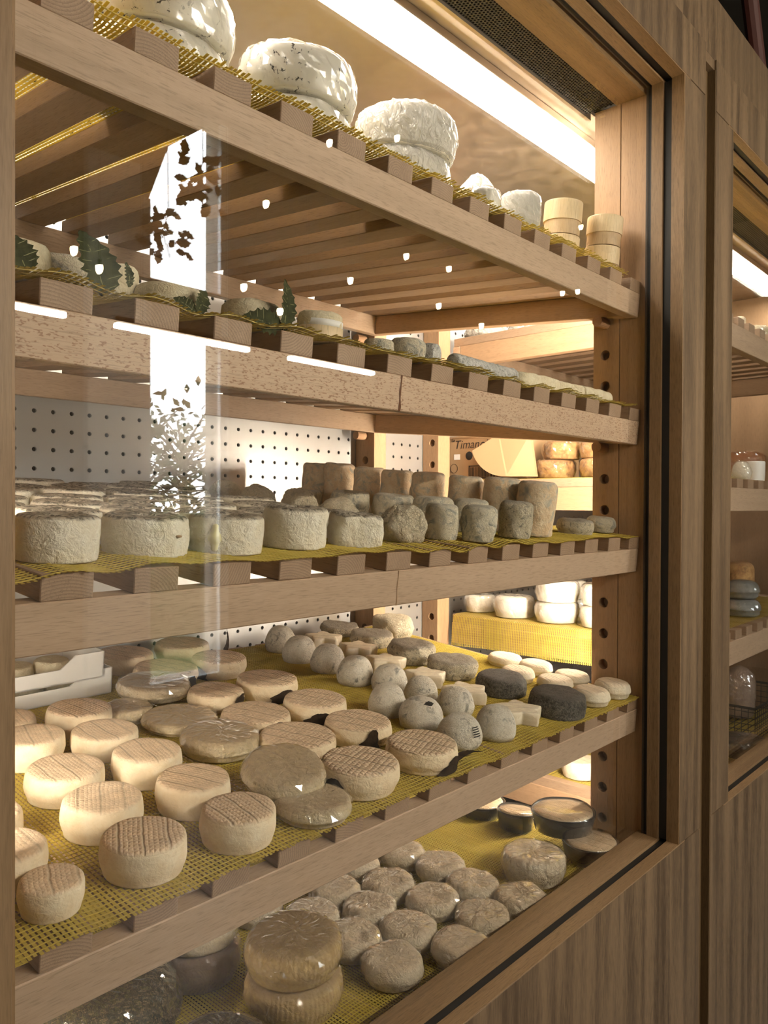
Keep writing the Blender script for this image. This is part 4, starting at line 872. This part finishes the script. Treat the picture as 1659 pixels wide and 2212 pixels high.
for k in ('t1', 't2', 't3', 't4', 't5', 't6', 't7', 'f5'):
    s, X, Y, r, h = S[k]; X = 1.172
    cheese(s, X, Y, 0.0335, 0.0945 + random.uniform(-.002, .002), 'blue', 'tall tan drum with blue mould standing at the shelf edge' if k == 'f5' else 'tall tan drum with blue mould, %s from the shelf edge in its file' % ORD[8 - int(k[1])], 'tall tan drums', e=0.10, bulge=0.015, nside=12, amp=0.0026, freq=120.0, a=random.uniform(0, 6))
for k, lab in (('f2', 'grey blue short drum next to the knobbly dome'), ('f3', 'grey blue short drum at the very edge of the mesh mat'), ('f4', 'slumped grey and cream drum beside the tall tan drum'), ('g1', None), ('g2', None), ('g3', None), ('g4', None), ('g5', None)):
    s, X, Y, r, h = S[k]
    cheese(s, X, Y, r, min(h, 0.056) if k != 'f4' else h, 'greyblue' if k != 'f4' else 'ashpale', lab or 'grey blue short drum, %s from the shelf edge behind the short drums' % ORD[6 - int(k[1])], 'grey blue short drums', e=0.16, bulge=0.02, nside=9, amp=0.0030, freq=150.0, a=random.uniform(0, 6), extra=Matrix.Rotation(0.05, 3, 'Y') if k == 'f4' else None)
put('f6', 'ashpale', 'low mottled grey disc right of the tall drums', 'low mottled grey discs', h=0.030, e=0.4, amp=0.0015); put('f7', 'greyblue', 'low mottled grey disc in the corner by the drilled post', 'low mottled grey discs', h=0.031, e=0.4, amp=0.0015, r=0.029)

# ---- second sloping shelf
put('m1', 'slab', 'pale cheese wrapped by a big leaf beside the left stile', r=0.03, h=0.036, amp=0.0016); put('m2', 'greyblue', 'grey disc half hidden behind the largest green leaf', r=0.027, amp=0.0016)
put('m3', 'slab', 'pale disc showing behind the largest green leaf', r=0.026, amp=0.0016)
put('m4', 'slab', 'wide pale crinkled disc with small leaves at its foot', amp=0.002, freq=200.0, e=0.45); put('m5', 'slab', 'pale crinkled disc behind the folded green leaves', amp=0.002, freq=200.0, e=0.4)
s, X, Y, r, h = S['m6']
t = thing('cheese', shelf_point(s, X, Y), 'pale knobbly cheese sitting in a thin wooden band', 'cheese', None, rot_for(s)); obj('cheese_body', lathe('cheese_body', disc_prof(r * 0.985, h, 0.16), 'slab', 56, 0.0016, 260.0, 5, None, 0.001), t)
def band(r, z0, z1, th=0.0012, seg=56):
    v = []; f = []
    for k in range(seg):
        c, s_ = math.cos(2 * math.pi * k / seg), math.sin(2 * math.pi * k / seg)
        v += [(r * c, r * s_, z0), (r * c, r * s_, z1), ((r - th) * c, (r - th) * s_, z1), ((r - th) * c, (r - th) * s_, z0)]
    for k in range(seg):
        a, b = k * 4, ((k + 1) % seg) * 4
        for q in range(4): f.append((a + q, b + q, b + (q + 1) % 4, a + (q + 1) % 4))
    return v, f
obj('wooden_band', mesh('wooden_band', *band(r * 1.03, 0.0, h * 0.52), 'chipwood', True), t); obj('paper_band', mesh('paper_band', *band(r * 1.01, h * 0.5, h * 0.72, 0.0006), 'white', True), t)
put('m7', 'greyblue', 'low dark grey disc left of the grey stone-like drum', r=0.02, h=0.022, amp=0.0012); put('m8', 'greyblue', 'squat grey green stone-like drum at the shelf edge', e=0.25, amp=0.0014)
cheese(2, 0.705, 0.70, 0.018, 0.008, 'greyblue', 'thin dark grey disc beside the wooden band cheese', amp=0.001)
def log(s, X, Y, L, r, mat, label, ang_, group=None, amp=0.0014, dz=0.0):
    pr = [(0, 0), (r * 0.7, 0.0), (r * 0.95, 0.001)] + [(r, L * q) for q in np.linspace(0.02, 0.98, 22)] + [(r * 0.95, L - 0.001), (r * 0.7, L), (0, L)]
    t = obj('cheese_log', lathe('cheese_log', [(float(a), float(b)) for a, b in pr], mat, 36, amp, 180.0, seed()), None, shelf_point(s, X, Y, r + dz), (Matrix.Rotation(math.atan(SHZ[s][1]), 3, 'X') @ Matrix.Rotation(ang_, 3, 'Z') @ Matrix.Rotation(math.pi / 2, 3, 'Y')).to_euler())
    return tag(t, label, 'cheese', group)
log(2, 0.868, 0.690, 0.10, 0.0185, 'log', 'short ash rolled log with its round cut end showing', 1.9)
log(2, 0.900, 0.688, 0.165, 0.014, 'log', 'long ash rolled log lying along the shelf edge', 0.03)
put_slab = lambda x, y, L, label: tag(obj('cheese_slab', lathe('cheese_slab', disc_prof(L / 2, 0.024, 0.2), 'slab', 60, 0.0016, 170.0, seed(), lambda t: (abs(math.cos(t)) ** 6 + abs(math.sin(t) * 2.4) ** 6) ** (-1 / 6)), None, shelf_point(2, x, y), rot_for(2)), label, 'cheese')
put_slab(1.135, 0.70, 0.125, 'pale straw coloured slab with a crumbling top'); put_slab(1.245, 0.70, 0.10, 'low pale slab on the rising edge of the mesh mat')
log(2, 1.290, 0.690, 0.11, 0.0135, 'slab', 'pale smooth log at the corner by the drilled post', 0.02)
Lf = [(((0.3461, 0.662, 0.1902), (0.3254, 0.668, 0.2450)), 0.058, 'largest dark green toothed leaf standing at the shelf edge'), (((0.2776, 0.662, 0.1957), (0.2600, 0.668, 0.2260)), 0.040, 'dark green toothed leaf folded over the pale cheese by the stile'),
      (((0.3808, 0.68, 0.2086), (0.3793, 0.684, 0.2330)), 0.014, 'narrow upright green leaf behind the largest one'), (((0.4448, 0.661, 0.1915), (0.4558, 0.666, 0.2210)), 0.024, 'small upright green leaf before the wide pale disc'),
      (((0.4430, 0.660, 0.1915), (0.4190, 0.664, 0.2030)), 0.022, 'small drooping green leaf at the foot of the wide pale disc'), (((0.5565, 0.661, 0.1940), (0.5643, 0.668, 0.2540)), 0.034, 'tall pointed green leaf rising beside the wooden band cheese'),
      (((0.5531, 0.660, 0.1960), (0.5020, 0.664, 0.2000)), 0.036, 'ribbed green leaf lying on its side before the pale disc')]
for p_, w_, lb in Lf: flat_leaf('green_leaf', p_, w_, 'leaf', lb, up=Vector((0.25, -1, 0.1)), vein='vein', teeth=7, cup=0.2)

# ---- uppermost sloping shelf: wrapped wheels and chip boxes
def wrapped_pair(k, mat, film, labs, r, h, amp):
    s, X, Y, _, _ = S[k]
    for i in (0, 1):
        cheese(s, X + 0.004 * i, Y - 0.002 * i, r * (1 - 0.02 * i), h / 2 - 0.001, mat, labs[i], None, 'wrapped_cheese', film=film, dz=i * (h / 2), e=0.28, bulge=0.02, foot=0.985, amp=amp, freq=55.0, warp=0.003, nside=8)
wrapped_pair('A', 'specked', 'film', ('lower of two film wrapped white wheels with few black specks', 'upper of two film wrapped white wheels with few black specks'), 0.080, 0.122, 0.002)
wrapped_pair('B', 'specked', 'film', ('lower of two film wrapped white wheels dotted with black specks', 'upper of two film wrapped white wheels dotted with black specks'), S['B'][3], S['B'][4], 0.002)
wrapped_pair('C', 'whitewrap', 'thickfilm', ('lower of two wheels in folded white paper film', 'upper of two wheels in folded white paper film'), S['C'][3], S['C'][4] * 0.98, 0.004)
put('D', 'whitewrap', 'round white cheese in loose white film behind the specked wedge', film='thickfilm', amp=0.004, freq=60.0, e=0.5, h=0.12, r=0.042)
put('D2', 'specked', 'small white drum with black specks at the shelf edge', film='film', h=0.044, amp=0.0012, r=0.026)
put('E', 'whitewrap', 'white drum wrapped in bubble film', film=M['bubble'], amp=0.0012, e=0.15, r=0.034, nside=8)
for k, labs in (('G', ('lower chip wood box of the stack touching the bubble wrapped drum', 'upper chip wood box of the stack touching the bubble wrapped drum')), ('I', ('lower chip wood box of the stack in the corner by the post', 'upper chip wood box of the stack in the corner by the post'))):
    s, X, Y, r, h = S[k]; hb = h / 2 - 0.001
    for i in (0, 1):
        t = thing('chip_wood_box', shelf_point(s, X - 0.002 * i, Y - 0.002 * i, i * (hb + 0.001)), labs[i], 'box', None, rot_for(s, 0.7 * i + 0.3))
        rb = r * 0.94
        obj('box_base', lathe('box_base', [(0, 0), (rb, 0), (rb, hb * 0.3), (rb, hb * 0.9), (0, hb * 0.9)], 'chipshade', 48, 0, smooth=False), t)  # darker copy of the lid wood: shadow put into the base colour
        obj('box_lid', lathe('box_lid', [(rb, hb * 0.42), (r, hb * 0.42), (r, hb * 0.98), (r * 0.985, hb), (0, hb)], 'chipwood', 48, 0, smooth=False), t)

# ---- level bottom shelf
cn = {'c1': 'film wrapped tan disc nearest the wooden sill, beside the ochre stack', 'c9': 'film wrapped tan disc at the sill next to the tall film wrapped drum', 'c2': 'film wrapped tan disc at the sill, second file from the ochre stack'}
FILES = ((('c1', 'c5', 'c6', 'c16'), 'file beside the ochre stack'), (('c2', 'c3', 'c7', 'c14'), 'second file from the ochre stack'), (('c4', 'c8', 'c11', 'c15'), 'third file from the ochre stack'), (('c9', 'c10', 'c12', 'c13'), 'file beside the tall drum'))
for ks_, fn_ in FILES:
    for i_, k_ in enumerate(ks_): cn.setdefault(k_, 'film wrapped tan disc, %s from the sill in the %s' % (ORD[i_], fn_))
for k in ['c%d' % i for i in range(1, 17)]:
    put(k, 'wrapped', cn.get(k, 'film wrapped tan disc in the crowded group on the bottom shelf'), 'film wrapped tan discs', film='film', e=0.36, amp=0.0034, freq=95.0, warp=0.0022, h=0.031)
put('big', 'wrapped', 'tall film wrapped cream drum standing apart near the black tubs', film='film', e=0.2, amp=0.0018, freq=60.0, a=0.3)
for k, dz, lb in (('S2', 0.0, 'lower of two stacked ochre wheels with ribbed sides'), ('S1', 0.048, 'upper of two stacked ochre wheels with ribbed sides')):
    put(k, 'waxy', lb, film='film', dz=dz, e=0.3, bulge=0.02, amp=0.0008, freq=60.0, ang=lambda t: 1 + 0.006 * math.sin(t * 64), seg=256, h=0.047)
def tub(k, dz, lb, extra=None):
    s, X, Y, r, h = S[k]
    t = thing('cheese_tub', shelf_point(s, X, Y, dz), lb, 'cheese', 'film wrapped cheeses in black tubs', rot_for(s, 0, extra))
    obj('tub', lathe('tub', [(0, 0), (r * 0.86, 0), (r * 0.9, 0.002), (r, h * 0.86), (r * 1.02, h * 0.88), (r * 1.02, h * 0.92), (r * 0.96, h * 0.92), (r * 0.93, h * 0.7), (0, h * 0.7)], 'tray', 48, 0), t)
    obj('cheese_body', lathe('cheese_body', [(0, h * 0.7), (r * 0.93, h * 0.72), (r * 0.93, h * 0.9), (r * 0.86, h), (r * 0.5, h * 1.02), (0, h * 1.02)], 'cream', 48, 0.0015, 90.0, seed(), None, 0.001), t)
    obj('plastic_film', lathe('plastic_film', [(0, 0.0005), (r * 0.9, 0.0005), (r * 1.04, h * 0.88), (r * 0.95, h * 1.05), (r * 0.5, h * 1.08), (0, h * 1.08)], 'film', 48, 0.002, 70.0, seed()), t)
tub('T1', 0.0, 'film wrapped cheese in a black tub at the sill by the post'); tub('T3', 0.0, 'film wrapped cheese in a black tub leaning under the raised one', Matrix.Rotation(0.1, 3, 'Y')); tub('T4', 0.0, 'film wrapped cheese in a black tub farthest from the sill')
tub('T2', 0.037, 'film wrapped cheese in a black tub resting on two other tubs')
for X, Y, r, h, lb in ((0.470, 0.925, 0.105, 0.085, 'large herb crusted wheel in film, behind the smaller one'), (0.530, 0.745, 0.068, 0.055, 'smaller herb crusted wheel beside the ochre stack')):
    cheese(5, X, Y, r, h, 'herb', lb, 'herb crusted wheels', film='film', e=0.5, amp=0.0025, freq=40.0, seg=64, bulge=0.05)
for i in (0, 1): cheese(5, 0.640, 0.945, 0.060, 0.052, 'mauve' if i == 0 else 'wrapped', ('lower mauve' if i == 0 else 'upper pinkish') + ' film wrapped wheel of the stack behind the ochre wheels', film='film', dz=i * 0.053, e=0.3, amp=0.002, freq=50.0)
cheese(5, 0.345, 0.715, 0.045, 0.04, 'cream', 'cream disc low behind the front rail near the left stile', amp=0.0013)

# ---- second cabinet, left end seen between the posts
def on_n(s, X, Y, r, h, mat, lb, group=None, film='film', dz=0.0, **kw): return cheese(s, X, Y, r, h, mat, lb, group, film=film, dz=dz, **kw)
gw = 'white film wrapped wheels above the draped mat'
for X, Y, r, h, dz, lb in ((1.885, 1.330, 0.047, 0.050, 0, 'white film wrapped wheel nearest the back post'), (1.862, 1.195, 0.056, 0.060, 0, 'white film wrapped wheel between two others, above the draped mat'), (1.862, 1.060, 0.058, 0.055, 0, 'lower wheel of the bright white stack above the draped mat'), (1.862, 1.058, 0.057, 0.055, 0.056, 'upper wheel of the bright white stack above the draped mat'),
                           (1.990, 1.10, 0.056, 0.05, 0, 'lower white wheel of the stack behind the bright one'), (1.990, 1.10, 0.056, 0.05, 0.051, 'upper white wheel of the stack behind the bright one'), (1.862, 0.925, 0.056, 0.055, 0, 'lower white wheel half hidden by the drilled post'), (1.862, 0.925, 0.055, 0.055, 0.056, 'upper white wheel half hidden by the drilled post')):
    on_n('N3', X, Y, r, h, 'whitewrap', lb, gw, dz=dz, amp=0.0015, freq=60.0, e=0.25)
for X, Y, r, h, dz, lb in ((1.875, 1.075, 0.054, 0.050, 0, 'lower amber brown wheel in shiny film beside the kraft paper'), (1.882, 1.060, 0.052, 0.048, 0.051, 'upper amber brown wheel in shiny film beside the kraft paper'), (1.885, 0.945, 0.054, 0.050, 0, 'lower amber brown wheel next to the drilled post'), (1.885, 0.945, 0.054, 0.050, 0.051, 'upper amber brown wheel next to the drilled post')):
    on_n('N2', X, Y, r, h, 'amber', lb, 'amber wheels in film', dz=dz, amp=0.0015, freq=50.0, e=0.25)
# cardboard box with handwriting
bo = (1.975, 1.275, 0.0755)
t = thing('cardboard_box', (bo[0], bo[1], bo[2] + H), 'brown cardboard box with black handwriting and printed barcode', 'box')
tb = t; t = bx('box_body', 'card', t, 1.830, 2.12, 1.135, 1.415, 0.0755, 0.200, 0.001, bo); bx('box_flap', 'card', tb, 1.826, 2.12, 1.131, 1.419, 0.200, 0.203, 0, bo)
def text_on_x(txt, x, y, z, size, parent, name='lettering', shear=0.0, bold=0.0):
    cu = bpy.data.curves.new(name, 'FONT'); cu.body = txt; cu.size = size; cu.extrude = 0.0002; cu.shear = shear; cu.offset = bold
    ob = bpy.data.objects.new(name, cu); col.objects.link(ob)
    me = bpy.data.meshes.new_from_object(ob); bpy.data.objects.remove(ob); bpy.data.curves.remove(cu)
    me.materials.clear(); me.materials.append(M['ink'])
    return obj(name, me, parent, (x - bo[0], y - bo[1], z - bo[2]), (math.pi / 2, 0, -math.pi / 2))
text_on_x('Le', 1.8292, 1.398, 0.189, 0.013, t, shear=0.2); text_on_x('Timanoix', 1.8292, 1.388, 0.168, 0.036, t, shear=0.25, bold=-0.0003); text_on_x('8', 1.8292, 1.293, 0.140, 0.020, t)
for k in range(22): bx('barcode_bar', 'ink', t, 1.8290, 1.8299, 1.325 - k * 0.0052, 1.325 - k * 0.0052 + random.choice((0.0014, 0.0026)), 0.0835, 0.112, 0, bo)
for a in ((1.214, 1.334, 0.114, 0.117), (1.214, 1.334, 0.079, 0.082), (1.331, 1.334, 0.079, 0.117)): bx('barcode_frame', 'ink', t, 1.8288, 1.8298, *a, 0, bo)
bx('white_sticker', 'label', t, 1.8290, 1.8298, 1.366, 1.388, 0.136, 0.152, 0, bo)
obj('grip_hole', lathe('grip_hole', [(0, 0), (0.0125, 0), (0.012, 0.0008), (0, 0.0008)], 'ink', 24), t, (1.8296 - bo[0], 1.333 - bo[1], 0.146 - bo[2]), (0, -math.pi / 2, 0))
v, f = band(0.0135, 0, 0.0006, 0.0009, 28); obj('stamp_ring', mesh('stamp_ring', v, f, 'ink'), t, (1.8296 - bo[0], 1.388 - bo[1], 0.110 - bo[2]), (0, -math.pi / 2, 0))
# folded kraft paper sheet: a round sheet folded over, leaning on the box
v = []; f = []; n = 14; ax = (1.822, 1.228, 0.201)
for th in (0.0, 0.0012):
    v.append((ax[0] - th, ax[1], ax[2]))
    for i in range(n + 1):
        a = math.radians(28 + 74 * i / n); L = 0.092 + 0.030 * i / n
        v.append((ax[0] - 0.010 - th - 0.012 * math.sin(a), ax[1] + L * math.cos(a) * 0.95 - 0.018 * (i / n), ax[2] - L * math.sin(a)))
m_ = n + 2
for i in range(n): f += [(0, i + 1, i + 2), (m_, m_ + i + 2, m_ + i + 1), (i + 1, m_ + i + 1, m_ + i + 2, i + 2)]
kp = thing('kraft_paper', (ax[0], ax[1], ax[2] + H), 'folded brown kraft paper sheet leaning on the cardboard box', 'paper')
obj('front_fold', mesh('front_fold', [(a - ax[0], b - ax[1], c - ax[2]) for a, b, c in v], f, 'kraft'), kp)
last = v[n + 1]; q = [(ax[0], ax[1], ax[2]), last, (1.822, 1.098, 0.080), (1.823, 1.120, 0.205)]
q = [(a - ax[0], b - ax[1], c - ax[2]) for a, b, c in q]; q2 = [(a + 0.0012, b, c) for a, b, c in q]
obj('back_fold', mesh('back_fold', q + q2, [(0, 1, 2, 3), (7, 6, 5, 4), (0, 4, 5, 1), (1, 5, 6, 2), (2, 6, 7, 3), (3, 7, 4, 0)], 'kraft'), kp)
# bags on the uppermost level shelf
for X, Y, lb, mt in ((1.90, 1.33, 'crumpled white bag nearest the back wall', 'whitewrap'), (1.92, 1.19, 'crumpled white bag with an orange tie', 'whitewrap')):
    b_ = cheese('N1', X, Y, 0.062, 0.045, mt, lb, 'crumpled white bags', 'paper_bag', 'bag', amp=0.008, freq=45.0, e=0.6, film='thickfilm')
    if 'tie' in lb: obj('orange_tie', mesh('orange_tie', *(lambda m: (m.v, m.f))(MB().tube([(-0.05, -0.055, 0.004), (-0.045, -0.075, 0.012), (-0.04, -0.10, 0.006), (-0.042, -0.125, 0.010)], 0.0035, 8)), 'orange', True), b_)
cheese('N4', 1.87, 0.99, 0.05, 0.045, 'fresh', 'ivory round on the lowest shelf of the second cabinet'); 

# ---- second cabinet seen through its own glass
on_n('N1', 2.262, 0.72, 0.017, 0.045, 'fresh', 'small ivory drum at the glass of the second cabinet', film=None); on_n('N1', 2.47, 0.755, 0.055, 0.052, 'slab', 'broad pale wheel on the uppermost level shelf behind the glass', film='film')
on_n('N2', 2.475, 0.74, 0.029, 0.062, 'white', 'white tub on the level shelf behind the glass', film=None, name='plastic_tub', cat='tub', amp=0.0, warp=0.0, e=0.05, bulge=0.0)
on_n('N2', 2.225, 0.70, 0.026, 0.050, 'whitewrap', 'small film wrapped ball beside the white tub', film='film', prof=dome_prof(0.026, 0.05)); on_n('N2', 2.70, 0.85, 0.075, 0.105, 'copper', 'orange brown wheel behind the white tub', film='film'); on_n('N2', 2.66, 1.10, 0.10, 0.19, 'olive', 'tall olive waxed cheese at the back behind the white tub', film=None, e=0.1)
for i in (0, 1): on_n('N3', 2.335, 0.73, 0.046 + 0.004 * (1 - i), 0.050, 'greywax', ('upper' if i else 'lower') + ' grey blue waxed wheel of the pair behind the glass', film='film', dz=0.051 * i, e=0.5)
on_n('N3', 2.70, 0.93, 0.042, 0.095, 'fresh', 'egg shaped ivory cheese behind the grey waxed pair', film=None, prof=dome_prof(0.042, 0.095)); on_n('N3', 2.86, 0.90, 0.045, 0.12, 'amber', 'tall amber cheese at the far end behind the glass', film=None)
# wire basket with a wedge
ob_ = (2.70, 0.86, -0.7195)
t = thing('wire_basket', (ob_[0], ob_[1], ob_[2] + H), 'black wire mesh basket on the lowest shelf behind the glass', 'basket')
m = MB(); a0, a1, b0, b1, hh = -0.20, 0.20, -0.12, 0.12, 0.10
for y in (b0, b1):
    for x in np.linspace(a0, a1, 21): m.tube([(x, y, 0), (x, y, hh)], 0.0013, 4)
    for z in np.linspace(0.012, hh - 0.012, 5): m.tube([(a0, y, z), (a1, y, z)], 0.0013, 4)
for x in (a0, a1):
    for y in np.linspace(b0, b1, 13): m.tube([(x, y, 0), (x, y, hh)], 0.0013, 4)
    for z in np.linspace(0.012, hh - 0.012, 5): m.tube([(x, b0, z), (x, b1, z)], 0.0013, 4)
for y in np.linspace(b0, b1, 13): m.tube([(a0, y, 0.002), (a1, y, 0.002)], 0.0013, 4)
wm = m.build('wire_mesh', 'dark', t)
m = MB(); m.tube([(a0, b0, hh), (a1, b0, hh), (a1, b1, hh), (a0, b1, hh), (a0, b0, hh)], 0.004, 8); m.build('rim', 'dark', t)
on_n('N4', 2.74, 0.86, 0.048, 0.175, 'mauve', 'tall brown wrapped cheese standing in the wire basket', film='film', dz=0.006, e=0.3)
on_n('N4', 2.36, 0.735, 0.075, 0.045, 'tray', 'dark shiny wrapped tray at the sill behind the glass', film='film', e=0.3, name='wrapped_tray', cat='tray')

# ------------------------------------------------------------------ the shop behind the viewer (seen mirrored in the glass)
YL = -0.744
for xa, xb in ((0.50, 0.935), (1.08, 1.537), (1.714, 2.125)):
    o = ((xa + xb) / 2, YL, 0.499); t = thing('linear_pendant', (o[0], o[1], o[2] + H), 'slim linear pendant lamp in a row along the shop', 'lamp', 'linear pendant lamps')
    MB().tube([(xa - o[0], 0, 0), (xb - o[0], 0, 0)], 0.0075, 12).build('tube', 'tube', t)
    MB().box(xa - o[0], xb - o[0], -0.009, 0.009, 0.008, 0.026, 0.002).build('housing', 'dark', t)
    for x in (xa + 0.08, xb - 0.08): MB().tube([(x - o[0], 0, 0.026), (x - o[0], 0, RZ1 - o[2])], 0.0015, 6).build('cord', 'dark', t)
YB = -1.644
for (x, z) in ((1.392, 0.983), (1.496, 0.936), (2.335, 1.437), (2.75, 1.872), (3.276, 2.083), (3.361, 1.436), (3.762, 1.456), (2.906, 1.198), (2.205, 1.013), (2.423, 0.942), (3.663, 1.21), (4.108, 1.168), (5.425, 2.16), (5.38, 1.653), (6.215, 1.942), (6.377, 1.998), (5.147, 1.592)):
    o = (x, YB, z); t = thing('pendant_bulb', (x, YB, z + H), 'small warm pendant bulb on a thin cord', 'lamp', 'small pendant bulbs')
    obj('bulb', lathe('bulb', dome_prof(0.013, 0.034), 'bulb', 16), t, (0, 0, 0.012), (math.pi, 0, 0)); MB().tube([(0, 0, 0.012), (0, 0, 0.035)], 0.007, 10).build('socket', 'dark', t)
    MB().tube([(0, 0, 0.035), (0, 0, RZ1 - z)], 0.0012, 5).build('cord', 'dark', t)
# garland of dry leaves hanging before the window
def garland(x, z0, z1, n, lb, sd):
    rg = random.Random(sd); t = thing('leaf_garland', (x, -2.1, z1 + H), lb, 'garland'); m = MB()
    m.tube([(0, 0, RZ1 - z1), (0.02, 0, 0), (-0.02, 0.01, (z0 - z1) / 2), (0.03, 0, z0 - z1)], 0.004, 6); m.build('stem', 'bark', t)
    for i in range(n):
        s = i / n; p = Vector((rg.uniform(-.11, .11), rg.uniform(-.04, .04), (z0 - z1) * s + rg.uniform(-.03, .03))); a = rg.uniform(0, 6.28); L = rg.uniform(0.05, 0.09); v = []; f = []
        d = Vector((math.cos(a), rg.uniform(-.3, .3), math.sin(a))); e = d.cross(Vector((0, 1, 0.2))).normalized()
        for k in range(9):
            q = k / 8; w = L * 0.38 * math.sin(math.pi * min(1, q * .95 + .04)) * (1, .7)[k % 2]
            v += [p + d * L * q - e * w, p + d * L * q + Vector((0, 0.006, 0)), p + d * L * q + e * w]
        for k in range(8): f += [(k * 3, k * 3 + 1, k * 3 + 4, k * 3 + 3), (k * 3 + 1, k * 3 + 2, k * 3 + 5, k * 3 + 4)]
        obj('leaf', mesh('leaf', [tuple(c) for c in v], f, 'deadleaf'), t)
garland(2.27, 1.50, 1.76, 34, 'hanging garland of dry leaves high before the window', 3); garland(2.07, 1.22, 1.44, 26, 'hanging sprig of dry leaves lower before the window', 8)
# a garden outside the window
tag(struct('ground_outside', MB().box(-20, 24, -40, -2.6, RZ0 - 0.3, RZ0 - 0.1), 'grass'), 'lawn outside the shop window', 'ground')
for (x, y, hgt, sd) in ((3.5, -4.9, 2.6, 1), (5.6, -7.4, 3.0, 2), (3.0, -8.6, 3.0, 4)):
    rg = random.Random(sd); t = thing('garden_tree', (x, y, -0.1), 'small bare branched tree in the garden outside', 'tree', 'trees outside the window'); m = MB()
    m.tube([(0, 0, 0), (0.05, 0, hgt * 0.4), (0, 0.05, hgt * 0.7)], [0.07, 0.05, 0.03], 8)
    lv = MB()
    for i in range(60):
        a = rg.uniform(0, 6.28); z = rg.uniform(0.35, 0.75) * hgt; L = rg.uniform(0.4, 1.0); e = (math.cos(a) * L, math.sin(a) * L, z + rg.uniform(0.0, 0.7))
        m.tube([(0, 0, z), (e[0] * .5, e[1] * .5, z + (e[2] - z) * .6), e], [0.018, 0.011, 0.004], 4)
        for j in range(10):
            c = Vector(e) + Vector((rg.gauss(0, .14), rg.gauss(0, .14), rg.gauss(0, .14))); u = Vector((rg.gauss(0, 1), rg.gauss(0, 1), rg.gauss(0, 1))).normalized() * 0.05; w = u.orthogonal().normalized() * 0.025
            lv.add([c - u, c + w, c + u, c - w], [(0, 1, 2, 3)])
    m.build('trunk', 'bark', t); o = lv.build('foliage', 'treeleaf', t); o['kind'] = 'stuff'

t = thing('hedge', (4.5, -6.2, -0.2), 'added green hedge outside, blocking sky in the lower window', 'hedge'); rg = random.Random(5); m = MB()  # hedge added to block bright sky from the mirrored lower pane
m.box(-4, 4, -0.3, 0.3, 0.1, 1.55); m.build('hedge_core', 'treeleaf', t); lv = MB()
for i in range(2600):
    c = Vector((rg.uniform(-4, 4), rg.choice((-0.32, 0.32)) + rg.gauss(0, .04), rg.uniform(0.1, 1.6))); u = Vector((rg.gauss(0, 1), rg.gauss(0, 1), rg.gauss(0, 1))).normalized() * 0.06; w = u.orthogonal().normalized() * 0.035
    lv.add([c - u, c + w, c + u, c - w], [(0, 1, 2, 3)])
o = lv.build('foliage', 'treeleaf', t); o['kind'] = 'stuff'

def bouquet(x, y, z, lb, sd):
    rg = random.Random(sd); t = thing('dried_bouquet', (x, y, z + H), lb, 'flowers'); m = MB(); f = MB()
    for i in range(40):
        a = rg.uniform(0, 6.28); s = rg.uniform(0.05, 0.32); L = rg.uniform(0.18, 0.34); e = (math.cos(a) * s * L, math.sin(a) * s * L, -L)
        m.tube([(0, 0, 0), (e[0] * .4, e[1] * .4, -L * .5), e], 0.0018, 4)
        for j in range(6):
            c = Vector(e) + Vector((rg.gauss(0, .012), rg.gauss(0, .012), rg.gauss(0, .02))); u = Vector((rg.gauss(0, 1), rg.gauss(0, 1), rg.gauss(0, 1))).normalized() * 0.014; w = u.orthogonal().normalized() * 0.008
            f.add([c - u, c + w, c + u, c - w], [(0, 1, 2, 3)])
    m.tube([(0, 0, 0), (0, 0, RZ1 - z)], 0.002, 4); m.build('stems', 'vein', t); o = f.build('petals', 'straw', t); o['kind'] = 'stuff'
    MB().tube([(0, 0, -0.02), (0, 0, 0.02)], 0.014, 10).build('orange_wrap', 'orange', t)
M['straw'] = plain('straw_yellow_petals', (0.75, 0.62, 0.22), 0.8)
bouquet(3.61, -0.544, 2.34, 'hanging bunch of straw coloured dried flowers, nearer the shop ceiling', 1); bouquet(3.98, -0.544, 1.86, 'lower hanging bunch of straw coloured dried flowers', 2)
